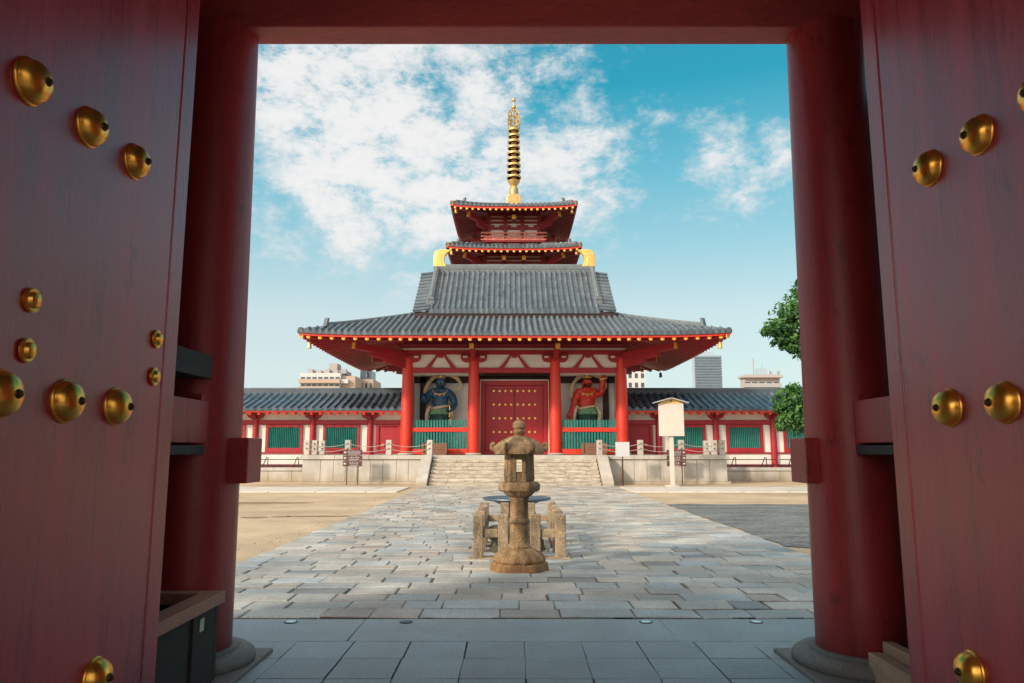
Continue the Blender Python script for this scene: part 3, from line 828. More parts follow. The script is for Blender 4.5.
for si, (o, U, V, W, C_, D) in enumerate(sides):
    o, U, V = Vector(o), Vector(U), Vector(V)
    n = 36
    for i in range(n):
        a, b_ = -1 + 2 * i / n, -1 + 2 * (i + 1) / n
        q_ = []
        for t, v in ((a, .1), (b_, .1), (b_, D), (a, D)):
            w_ = (W - v); p = o + U * (t * w_) + V * v
            q_.append((p.x, p.y, sofz(v) + lift(W - abs(t * w_)) * max(0, 1 - v / 3)))
        sf.add(q_, [(0, 1, 2, 3)])
    pos = []
    x = .215
    while x < C_ + .2: pos.append((x, x)); x += .43
    e0 = pos[-1][0]; nfan = int(round((W - .45 - e0) / .52))
    for k in range(1, nfan + 1):
        pos.append((e0 + (W - .45 - e0) * k / nfan, C_))
    for (ue, uw) in pos:
        for sg in (-1, 1):
            A = o + U * (ue * sg) + V * .16; B = o + U * (uw * sg) + V * D
            za = sofz(.16) + lift(W - ue) - .085
            A.z, B.z = za, sofz(D) - .03
            ra.beam(A, B, .12, .15)
            if si == 0: capspots.append(((A - (B - A).normalized() * .0), (A - B).normalized()))
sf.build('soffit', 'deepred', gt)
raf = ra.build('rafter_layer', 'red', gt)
pc = None
for A, d in capspots:
    if pc is None:
        m_b = MB(); cap(m_b, (0, 0, 0), (0, -1, 0), .085, .04)
        pc = m_b.build('rafter_cap', 'goldpaint', None, smooth=40); o = pc
    else:
        o = pc.copy(); COL.objects.link(o)
    o.parent = raf; o.location = A - root_origin(gt) + d * .005
for sx in (-1, 1):
    for sy in (-1, 1):
        A = Vector((sx * 5.2, GY + sy * 2.75, 6.85)); B = Vector((sx * 9.22, GY + sy * 6.74, 6.46))
        hr = MB().beam(A, B, .24, .28).build('hip_rafter', 'red', gt, bevel=.02)
        d = (B - A).normalized()
        MB().beam(B, B + d * .04, .25, .29).build('gilt_end', 'goldpaint', hr)
        bc = Vector((sx * 8.95, GY + sy * 6.48, 6.30))
        bl = MB().lathe([(.012, 0), (.012, -.12), (.05, -.13), (.085, -.19), (.09, -.36), (.11, -.42), (.02, -.43)], bc, 16).build('eave_bell', 'gold' if sy < 0 else 'bronze', gt, smooth=40)
# upper roof: gable
UH, UE = 4.90, 34.85
def zup(u, v): return 8.17 + .735 * v + .033 * v * v
ur = MB(); ul, st = frange(-UH + .75, UH - .75, .272)
VU = GY - UE - .1
for (o, V) in (((0, UE, 0), (0, 1, 0)), ((0, 2 * GY - UE, 0), (0, -1, 0))):
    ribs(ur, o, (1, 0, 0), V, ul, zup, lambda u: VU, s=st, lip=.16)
# verge tiles: ribs running outwards at both gables
for sx in (-1, 1):
    for sy in (-1, 1):
        k = 0; v = .10
        while v < VU:
            p0 = Vector((sx * (UH - .80), GY + sy * (GY - UE - v), zup(0, v) + .03)); p1 = Vector((sx * (UH + .02), p0.y, zup(0, v) - .06))
            ur.tube([p0, p1], .085, 8)
            v += .27
        q_ = []
        for (xx, v, dz) in ((UH - .8, 0, 0), (UH, 0, -.1), (UH, VU, -.1), (UH - .8, VU, 0)):
            q_.append((sx * xx, GY + sy * (GY - UE - v), zup(0, v) + dz))
        ur.add(q_, [(0, 1, 2, 3)])
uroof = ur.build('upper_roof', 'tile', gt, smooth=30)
eb = MB()
for sy in (-1, 1):
    y0, y1 = sorted((GY + sy * (GY - UE - .05), GY + sy * (GY - UE - .35)))
    eb.box(-UH + .08, UH - .08, y0, y1, 7.72, 8.12)
eb.build('eave_board', 'dark', gt)
for sx in (-1, 1):
    gb = MB(); gb.prism([(GY - 3.25, 8.05), (GY + 3.25, 8.05), (GY, 10.70)], 'x', sx * 4.25, sx * 4.33)
    gb.build('gable_wall', 'plaster', gt)
    for sy in (-1, 1):
        path = [Vector((sx * (UH - .78), GY + sy * (GY - UE - v), zup(0, v) + .16)) for v in [.5 + .26 * k for k in range(11)]]
        kb_ = MB()
        for a, b_ in zip(path[:-1], path[1:]): kb_.beam(a - (b_ - a) * .05, b_, .24, .26)
        kb_.tube([p + Vector((0, 0, .15)) for p in path], .085, 8)
        dr_ = kb_.build('descending_ridge', 'ridge', uroof, smooth=40)
        e = path[0]
        MB().prism([(e.x - .22, e.z - .16), (e.x + .22, e.z - .16), (e.x + .17, e.z + .20), (e.x, e.z + .36), (e.x - .17, e.z + .20)], 'y', e.y - .06, e.y + .06).build('end_tile', 'ridge', dr_, bevel=.03)
rd = MB()
for k, (hw, z0, z1) in enumerate(((.24, 10.70, 10.86), (.21, 10.865, 10.99), (.23, 10.995, 11.06), (.19, 11.065, 11.16))):
    rd.box(-UH + .62, UH - .62, GY - hw, GY + hw, z0, z1)
rd.tube([(-UH + .6, GY, 11.20), (UH - .6, GY, 11.20)], .1, 10)
x = -4.2
while x < 4.21:
    rd.lathe([(.06, 11.22), (.065, 11.26), (.02, 11.27)], (x, GY, 0), 8); x += .3
ridge = rd.build('main_ridge', 'ridge', gt, smooth=40)
for sx in (-1, 1):   # gold fish-tail fins, tip bent inward
    inn = [(3.56, 11.05), (3.62, 11.20), (3.70, 11.36), (3.74, 11.56), (3.70, 11.74), (3.58, 11.90), (3.40, 12.0)]
    out_ = [(3.42, 12.07), (3.70, 12.11), (3.96, 12.10), (4.18, 12.03), (4.28, 11.85), (4.31, 11.5), (4.30, 11.05)]
    pts = [(sx * a, z) for a, z in inn + out_]
    f_ = MB().prism(pts, 'y', GY - .13, GY + .13).build('ridge_fin', 'gold', gt, bevel=.04, seg=3)
    MB().prism([(sx * a, z) for a, z in ((3.76, 11.15), (3.86, 11.4), (3.87, 11.65), (3.8, 11.86), (4.12, 11.92), (4.19, 11.6), (4.19, 11.15))], 'y', GY - .15, GY + .15).build('fin_panel', 'gold', f_, bevel=.02)
# centre door
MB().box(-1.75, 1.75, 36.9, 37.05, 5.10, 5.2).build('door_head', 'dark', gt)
fr = MB()
for sx in (-1, 1):
    x0, x1 = sorted((sx * 1.45, sx * 1.68)); fr.box(x0, x1, 36.65, 36.9, PZ + .02, 4.93)
fr.box(-1.448, 1.448, 36.65, 36.9, 4.70, 4.93); fr.box(-1.45, 1.45, 36.66, 36.88, PZ + .02, PZ + .2)
frm = fr.build('door_frame', 'doorred', gt, bevel=.01)
ln = MB()
ln.box(-1.70, 1.70, 36.60, 36.645, 4.935, 4.985)
for sx in (-1, 1):
    x0, x1 = sorted((sx * 1.685, sx * 1.72)); ln.box(x0, x1, 36.60, 36.645, PZ + .02, 4.93)
ln.build('pale_trim', 'plaster', frm)
stp = None
for sx in (-1, 1):
    x0, x1 = sorted((sx * .008, sx * 1.44))
    d_ = MB().box(x0, x1, 36.78, 36.86, PZ + .21, 4.69).build('door', 'doorred', gt, bevel=.01)
    for c in range(4):
        for r_ in range(5):
            if stp is None:
                m_b = MB(); cap(m_b, (0, 0, 0), (0, -1, 0), .065, .07); stp = m_b.build('stud', 'gold', None, smooth=40); o = stp
            else: o = stp.copy(); COL.objects.link(o)
            o.parent = d_; o.location = Vector((sx * (.16 + c * .29), 36.78, 4.42 - r_ * .68)) - root_origin(gt)
for sx in (-1, 1):
    x0, x1 = sorted((sx * 1.73, sx * 2.05))
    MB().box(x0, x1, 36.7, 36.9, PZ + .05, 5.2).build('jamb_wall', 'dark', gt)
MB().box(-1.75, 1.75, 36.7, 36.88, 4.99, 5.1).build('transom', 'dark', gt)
# statue bays
for sx in (-1, 1):
    x0, x1 = sorted((sx * 2.05, sx * 5.09))
    MB().box(x0, x1, 37.5, 37.6, PZ + .05, 5.2).build('bay_wall', 'bayplaster', gt)
    a, b_ = sorted((sx * 1.98, sx * 2.06)); MB().box(a, b_, YC + .3, 37.8, PZ + .05, 5.2).build('bay_side', 'bayplaster', gt)
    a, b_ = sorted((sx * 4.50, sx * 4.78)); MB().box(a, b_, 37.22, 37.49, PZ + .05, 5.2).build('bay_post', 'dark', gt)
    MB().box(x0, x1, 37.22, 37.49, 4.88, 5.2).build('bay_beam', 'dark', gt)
    MB().box(x0, x1, YC + .2, 37.8, 5.205, 5.26).build('bay_ceiling', 'bayplaster', gt)
    a, b_ = sorted((sx * 2.25, sx * 4.90))
    rl = MB().box(a, b_, 35.42, 35.56, 2.36, 2.56).build('picket_rail', 'verm', gt, bevel=.01)
    MB().box(a, b_, 35.42, 35.58, PZ + .02, PZ + .28).build('picket_rail', 'verm', gt, bevel=.01)
    n = 19
    for i in range(n):
        x = a + (b_ - a) * (i + .5) / n
        pk = MB(); pk.box(x - .045, x + .045, 35.46, 35.52, PZ + .285, 2.355)
        pk.box(x - .045, x + .045, 35.46, 35.52, 2.565, 2.90); pk.add([(x - .045, 35.46, 2.90), (x + .045, 35.46, 2.90), (x + .045, 35.52, 2.90), (x - .045, 35.52, 2.90), (x, 35.46, 2.95), (x, 35.52, 2.95)], [(0, 1, 4), (2, 3, 5), (1, 2, 5, 4), (3, 0, 4, 5)])
        pk.build('picket', 'green', gt)
MB().box(-5.1, 5.1, GY + .3, GY + .4, PZ + .05, 7.2).build('rear_partition', 'plaster', gt)

# ------------------------------------------------------------------ guardian statues
def skin_body(name, m, parent, verts, edges, radii, sub=2):
    me = bpy.data.meshes.new(name); o0 = root_origin(parent)
    me.from_pydata([tuple(Vector(v)) for v in verts], edges, [])
    o = bpy.data.objects.new(name, me); COL.objects.link(o)
    sk = o.modifiers.new('skin', 'SKIN'); sk.use_smooth_shade = True
    for i, sv in enumerate(me.skin_vertices[0].data):
        r_ = radii[i]; sv.radius = r_ if isinstance(r_, tuple) else (r_, r_)
        sv.use_root = (i == 0)
    ss = o.modifiers.new('sub', 'SUBSURF'); ss.levels = sub; ss.render_levels = sub
    dg = bpy.context.evaluated_depsgraph_get()
    me2 = bpy.data.meshes.new_from_object(o.evaluated_get(dg))
    for p in me2.polygons: p.use_smooth = True
    bpy.data.objects.remove(o)
    o = bpy.data.objects.new(name, me2); COL.objects.link(o)
    me2.materials.clear(); me2.materials.append(M[m]); o.parent = parent
    return o

def ball(mb, c, r, n=16, sc=(1, 1, 1)):
    prof = [(r * math.sin(PI * k / 10) + .0005, -r * math.cos(PI * k / 10)) for k in range(11)]
    mb.lathe([(a, z * sc[2]) for a, z in prof], c, n, mtx=Matrix.Diagonal((sc[0], sc[1], 1)))

def guardian(x, skin, skirt, sash, sgn, pose, label):
    """sgn mirrors the pose; statue coordinates: x across, y forward is minus, z up"""
    SY = 36.75
    t = thing('guardian_statue', (x, SY, PZ), label, 'statue', 'guardian statues in the gate bays')
    def P(a, y, z): return (a * sgn, y, z - PZ)
    def W(a, y, z): return (x + a * sgn, SY + y, z)
    V = [P(0, 0, 3.42), P(0, -.02, 3.75), P(0, -.05, 4.06), P(0, -.02, 4.34), P(0, -.04, 4.56), P(.02, -.10, 4.80), P(.02, -.07, 5.02)]
    Rr = [(.46, .34), (.42, .32), (.50, .33), (.46, .26), (.19, .19), (.27, .28), (.22, .23)]
    E = [(0, 1), (1, 2), (2, 3), (3, 4), (4, 5), (5, 6)]
    def chain(start, pts):
        prev = start
        for (a, y, z, r_) in pts:
            V.append(P(a, y, z)); Rr.append(r_ * (1.22 if .1 <= r_ < .22 else 1)); E.append((prev, len(V) - 1)); prev = len(V) - 1
        return prev
    ends = []
    for arm in pose:
        h = chain(3, arm)
        ax, ay, az, ar = arm[-1]; bx_, by, bz, _ = arm[-2]
        d = Vector((ax - bx_, ay - by, az - bz)).normalized()
        side = d.cross(Vector((0, 1, 0))).normalized()
        ends.append((Vector((ax, ay, az)), d, side))
        for k in range(-1, 3):   # fingers
            f0 = Vector((ax, ay, az)) + d * .10 + side * (.05 * (k - .5)); f1 = f0 + d * (.10 + .02 * (k in (0, 1))) + Vector((0, -.03, 0))
            f2 = f1 + d * .06 + Vector((0, -.07, 0))
            chain(h, [(*f0, .036), (*f1, .032), (*f2, .024)])
        th0 = Vector((ax, ay, az)) - side * .10 + d * .04; th1 = th0 + d * .08 - side * .04 + Vector((0, -.05, 0))
        chain(h, [(*th0, .036), (*th1, .028)])
    chain(0, [(.22, -.02, 3.15, .24), (.34, -.10, 2.45, .19), (.36, .02, 1.85, .13), (.38, -.02, 1.62, .13), (.42, -.28, 1.58, .10)])
    chain(0, [(-.22, -.02, 3.15, .24), (-.36, -.02, 2.45, .19), (-.42, .06, 1.85, .13), (-.44, .02, 1.62, .13), (-.50, -.24, 1.58, .10)])
    body = skin_body('body', skin, t, V, E, Rr, 3)
    mus = [(sx_ * .20, 4.14, .17, .13, .10) for sx_ in (-1, 1)] + [(sx_ * .10, z_, .075, .07, .05) for sx_ in (-1, 1) for z_ in (3.90, 3.74, 3.58)] + [(sx_ * .34, 3.86, .06, .14, .05) for sx_ in (-1, 1)]
    mus += [(.02 + sx_ * .09, 4.93, .07, .03, .05) for sx_ in (-1, 1)] + [(.02 + sx_ * .12, 4.72, .06, .06, .03) for sx_ in (-1, 1)]
    for v in body.data.vertices:
        if v.co.y < -.02 and abs(v.co.x) < .55:
            for (mx_, mz_, sx_, sz_, am) in mus:
                v.co.y -= am * math.exp(-((v.co.x - mx_) / sx_) ** 2 - ((v.co.z + PZ - mz_) / sz_) ** 2)
    fc = MB()
    for sx in (-1, 1):
        ball(fc, W(.02 + sx * .09, -.315, 4.86), .026)
    fc.build('eye', 'signwhite', body, smooth=60)
    ns = MB(); ball(ns, W(.02, -.33, 4.79), .05, sc=(1, 1.2, 1.3)); ns.build('nose', skin, body, smooth=60)
    mo = MB(); ball(mo, W(.02, -.29, 4.68), .06, sc=(1.4, .6, .6)); mo.build('mouth', 'dark', body, smooth=60)
    ea = MB()
    for sx in (-1, 1): ball(ea, W(.02 + sx * .235, -.05, 4.80), .06, sc=(.5, 1, 1.7))
    ea.build('ear', skin, body, smooth=60)
    hr = MB(); ball(hr, W(.02, -.02, 5.04), .215, sc=(1, 1, .72)); ball(hr, W(.02, .0, 5.20), .10, sc=(1, 1, 1)); hr.build('hair', 'dark' if skin == 'niored' else 'nioblue', body, smooth=60)
    cr = MB(); cr.lathe([(.20, 5.05), (.225, 5.07), (.215, 5.13), (.19, 5.12)], W(.02, -.04, 0), 24); ball(cr, W(.02, -.2, 5.16), .07); cr.build('crown', 'gold', body, smooth=50)
    # necklace
    nk = MB(); pts = []
    for k in range(15):
        a = PI * k / 14; pts.append(W(.36 * math.cos(a), -.20 - .20 * math.sin(a), 4.47 - .24 * math.sin(a)))
    nk.tube(pts, .028, 8)
    for k in (4, 7, 10): ball(nk, (pts[k][0], pts[k][1], pts[k][2] - .06), .05)
    nk.build('necklace', 'gold', body, smooth=50)
    # skirt with folds
    n = 64
    sk = MB(); sk.lathe([(.40, 3.50), (.46, 3.35), (.52, 3.05), (.58, 2.6), (.66, 2.15), (.60, 2.16)], (x, SY, 0), n, mtx=Matrix.Diagonal((1, .78, 1)), wob=lambda i, z: 1 + .07 * (3.5 - z) * math.sin(i * 2 * PI / n * 11 + z * 1.3))
    sk.build('skirt', skirt, t, smooth=60)
    ap = MB(); ap.lathe([(.415, 3.60), (.45, 3.50), (.51, 3.38), (.54, 3.26), (.52, 3.24)], (x, SY, 0), n, mtx=Matrix.Diagonal((1, .80, 1)), wob=lambda i, z: 1 + (.10 * math.sin(i * 2 * PI / n * 7) if z < 3.4 else .02))
    ap.build('apron', sash, t, smooth=60)
    # waist sash: tilted ring and a hanging end
    wb = MB(); pts = [W(.46 * math.cos(a), .37 * math.sin(a), 3.60 + .07 * math.cos(a)) for a in [2 * PI * k / 28 for k in range(29)]]
    wb.tube(pts, .062, 8); wb.build('waist_sash', 'scarf', t, smooth=60)
    # floating scarf arching over the head
    def ribbon(pts, wd):
        path = []
        P_ = [Vector(p) for p in pts]
        for i in range(len(P_) - 1):
            p0, p1, p2, p3 = P_[max(i - 1, 0)], P_[i], P_[i + 1], P_[min(i + 2, len(P_) - 1)]
            for k in range(6):
                t_ = k / 6
                path.append(.5 * ((2 * p1) + (p2 - p0) * t_ + (2 * p0 - 5 * p1 + 4 * p2 - p3) * t_ ** 2 + (3 * p1 - p0 - 3 * p2 + p3) * t_ ** 3))
        path.append(P_[-1])
        m_ = len(path); vs = []; fs = []
        for j, p in enumerate(path):
            d = (path[min(j + 1, m_ - 1)] - path[max(j - 1, 0)]); nrm = Vector((-d.z, 0, d.x)).normalized()
            ww = wd * (.5 + .5 * math.sin(PI * min(1, (j + 2) / m_ * 1.1)) ** .5)
            for s_, yo in ((-1, .04), (0, -.03), (1, .04)):
                vs.append(p + nrm * (ww * s_ / 2) + Vector((0, yo * math.sin(j * .6), 0)))
        for j in range(m_ - 1):
            for k in range(2): fs.append((j * 3 + k, j * 3 + k + 1, j * 3 + k + 4, j * 3 + k + 3))
        return MB().add(vs, fs)
    sc_ = ribbon([W(-.66, -.2, 3.9), W(-.78, .05, 4.35), W(-.62, .25, 4.85), W(-.25, .3, 5.22), W(.25, .3, 5.28), W(.72, .28, 5.15), W(.98, .25, 4.80), W(.85, .2, 4.45), W(.66, .15, 4.2)], .20)
    s1 = sc_.build('scarf', 'scarf', t, smooth=60)
    sol = s1.modifiers.new('solid', 'SOLIDIFY'); sol.thickness = .03
    for pts in ([W(-.48, -.25, 3.66), W(-.62, -.3, 3.35), W(-.66, -.25, 2.95), W(-.60, -.2, 2.6)], [W(.48, -.25, 3.62), W(.60, -.28, 3.3), W(.55, -.25, 2.9), W(.62, -.2, 2.55)]):
        s2 = ribbon(pts, .15).build('scarf', 'scarf', t, smooth=60); sol = s2.modifiers.new('solid', 'SOLIDIFY'); sol.thickness = .03
    pd = MB(); pd.box(x - 1.0, x + 1.0, SY - .62, SY + .7, PZ + .02, 1.50); pd.build('pedestal', 'dark', t, bevel=.02)
    return t, ends, W

# left: dark blue, one fist raised beside the chest, the other lowered to the hip
tb, ends, W_ = guardian(-3.70, 'nioblue', 'clothdark', 'cloth', 1,
    [[(-.40, -.03, 4.36, .20), (-.66, -.02, 4.12, .17), (-.72, -.12, 3.80, .15), (-.80, -.38, 3.95, .12), (-.78, -.48, 4.06, .105)],
     [(.42, -.03, 4.36, .20), (.66, .02, 4.05, .175), (.74, -.02, 3.72, .15), (.64, -.22, 3.55, .125), (.54, -.34, 3.48, .11)]],
    'dark blue muscular guardian statue with green apron, in the left bay of the gate')
g_ = MB(); g_.tube([W_(.50, -.40, 3.66), W_(.52, -.40, 3.20)], [.04, .05], 10); ball(g_, W_(.52, -.40, 3.14), .08); g_.build('mace', 'gold', tb, smooth=50)
# right: red, one arm stretched down to the side, the other raised with a gold bolt
tr_, ends, W2 = guardian(3.62, 'niored', 'clothdark', 'cloth', 1,
    [[(-.42, -.03, 4.34, .20), (-.60, -.03, 4.0, .175), (-.66, -.08, 3.66, .15), (-.78, -.20, 3.38, .125), (-.88, -.32, 3.22, .10)],
     [(.42, -.03, 4.36, .20), (.72, -.02, 4.30, .175), (.78, -.08, 4.48, .155), (.76, -.18, 4.78, .125), (.78, -.24, 4.92, .105)]],
    'red muscular guardian statue with one arm raised, in the right bay of the gate')
g_ = MB(); g_.tube([W2(.60, -.33, 4.94), W2(.72, -.34, 4.99), W2(.86, -.34, 5.02), W2(1.02, -.33, 5.06)], [.015, .05, .05, .015], 10); g_.build('thunderbolt', 'gold', tr_, smooth=50)

# ------------------------------------------------------------------ platform and stairs
PF, PHW = 33.25, 9.58
sp = thing('stone_platform', (0, 37, 0), 'pale granite platform with a flight of steps carrying the temple gate', 'platform')
MB().box(-PHW + .06, PHW - .06, PF + .25, 43.3, 0, PZ - .19).build('core', 'granite', sp)
cp = MB()
for side in (-1, 1):
    x = 3.68
    while x < PHW - .01:
        x1 = min(x + jrand(1.3, 1.7), PHW)
        if PHW - x1 < .5: x1 = PHW
        a, b_ = sorted((side * (x + .004), side * (x1 - .004)))
        cp.box(a, b_, PF - .07, PF + .62, PZ - .185, PZ); x = x1
cp.box(-3.672, 3.672, PF - .02, PF + .62, PZ - .185, PZ)
for side in (-1, 1):
    a, b_ = sorted((side * (PHW - .6), side * PHW)); cp.box(a, b_, PF + .625, 43.3, PZ - .185, PZ)
cp.build('coping', 'granite', sp, bevel=.012)
fl_ = MB()
for i in range(-8, 9):
    for j in range(9):
        fl_.box(i * 1.03 - .51, i * 1.03 + .51, PF + .625 + j * 1.03, PF + .625 + (j + 1) * 1.03 - .01, PZ - .18, PZ - .004)
fl_.build('paving', 'granite', sp)
for side in (-1, 1):
    pn = MB(); x = 4.2
    while x < PHW - .1:
        x1 = min(x + jrand(.52, .60), PHW - .1)
        if PHW - .1 - x1 < .3: x1 = PHW - .1
        a, b_ = sorted((side * (x + .007), side * (x1 - .007)))
        pn.box(a, b_, PF + jrand(0, .006), PF + .24, .12, PZ - .20); x = x1
    y = PF + .3
    while y < 43:
        a, b_ = sorted((side * (PHW - .22), side * (PHW - .06 + jrand(0, .006)))); pn.box(a, b_, y + .007, y + .55, .12, PZ - .20); y += .56
    a, b_ = sorted((side * 4.2, side * (PHW + .02))); pn.box(a, b_, PF - .10, PF + .24, .0, .115)
    pn.build('wall_panel', 'granite', sp, bevel=.008)
NS = 8; rise = PZ / NS; tread = .285
for k in range(NS - 1):
    y0 = PF - .02 - (NS - 1 - k) * tread
    st_ = MB(); x = -3.62
    while x < 3.62:
        x1 = min(x + jrand(.7, 1.3), 3.62)
        if 3.62 - x1 < .3: x1 = 3.62
        st_.box(x + .003, x1 - .003, y0 + jrand(0, .008), PF + .2, k * rise - (.05 if k == 0 else 0) + .004, (k + 1) * rise - .003); x = x1
    st_.build('step', 'stepface', sp, bevel=.012)
for side in (-1, 1):
    a, b_ = sorted((side * 3.66, side * 4.12))
    y0 = PF - .02 - (NS - 1) * tread - .22
    MB().prism([(y0, 0), (PF - .08, 0), (PF - .08, PZ + .01), (PF - .30, PZ + .01), (y0, .16)], 'x', a, b_).build('stair_cheek', 'granite', sp, bevel=.015)

# rope posts and ropes
pg = 'stone rope posts along the platform edge'
pm = None
def rope_post(x, y, label):
    global pm
    if pm is None:
        pm = thing('rope_post', (x, y, PZ), label, 'post', pg)
        b_ = MB(); b_.box(x - .125, x + .125, y - .125, y + .125, PZ, PZ + .68); b_.build('shaft', 'granite', pm, bevel=.025)
        r_ = MB()
        for zz in (.30, .52):
            r_ = MB().lathe([(.022, 0), (.034, .008), (.034, .022), (.022, .03)], (x, y - .127, PZ + zz), 12, mtx=Matrix.Rotation(PI / 2, 3, 'X'))
            r_.build('eyelet', 'iron', pm, smooth=40)
        return pm
    c = copy_tree(pm); c.location = (x, y, PZ); c['label'] = label
    return c
FXP = (3.82, 5.66, 7.50, 9.34)
fy = PF + .22
for side, nm in ((-1, 'left'), (1, 'right')):
    for k, x in enumerate(FXP):
        lab = ('pale stone rope post at the top of the stairs, %s side' % nm, 'pale stone rope post by the outer red column of the gate, %s side' % nm,
               'pale stone rope post behind the brown direction sign, %s side' % nm, 'pale stone rope post at the front corner of the platform, %s side' % nm)[k]
        rope_post(side * x, fy, lab)
    for k, yy in enumerate((34.8, 36.2, 37.7)):
        lab = ('nearest of the small rope posts receding along the %s side of the platform', 'middle one of the small rope posts receding along the %s side of the platform', 'farthest of the small rope posts receding along the %s side of the platform')[k] % nm
        rope_post(side * 9.34, yy, lab)
    for (lo, nmz) in ((.30, 'lower'), (.52, 'upper')):
        rp = MB()
        spans = list(zip([(side * x, fy - .15) for x in FXP[:-1]], [(side * x, fy - .15) for x in FXP[1:]]))
        ys = (fy - .15, 34.8, 36.2, 37.7)
        spans += [((side * 9.34, a), (side * 9.34, b_)) for a, b_ in zip(ys[:-1], ys[1:])]
        for A, B in spans:
            rp.tube([(A[0] + (B[0] - A[0]) * k / 10, A[1] + (B[1] - A[1]) * k / 10, PZ + lo - .15 * (1 - ((k - 5) / 5) ** 2)) for k in range(11)], .012, 6)
        tag(rp.build('rope', 'rope', None, smooth=60, origin=(side * 6.4, fy, PZ)), '%s white rope sagging between the stone posts on the %s' % (nmz, nm), 'rope', 'white ropes between the posts')

# offertory boxes
for side, nm in ((-1, 'left'), (1, 'right')):
    x = side * 3.72; yb = 34.75
    t = thing('offertory_box', (x, yb, PZ), 'brown slatted wooden offertory box below the %s statue bay' % ('blue' if side < 0 else 'red'), 'box', 'offertory boxes in front of the statues')
    MB().box(x - .56, x + .56, yb - .26, yb + .26, PZ, PZ + .09).build('foot', 'boxwood', t, bevel=.01)
    for k in range(3):
        MB().box(x - .52, x + .52, yb - .23, yb + .23, PZ + .095 + k * .135, PZ + .22 + k * .135).build('board', 'boxwood', t, bevel=.012)
    MB().box(x - .58, x - .50, yb - .28, yb + .28, PZ + .093, PZ + .56).build('end_board', 'boxwood', t, bevel=.01)
    MB().box(x + .50, x + .58, yb - .28, yb + .28, PZ + .093, PZ + .56).build('end_board', 'boxwood', t, bevel=.01)
    for k in range(7):
        yy = yb - .21 + k * .07
        MB().box(x - .497, x + .497, yy - .018, yy + .018, PZ + .50, PZ + .545).build('grate_bar', 'boxwood', t)

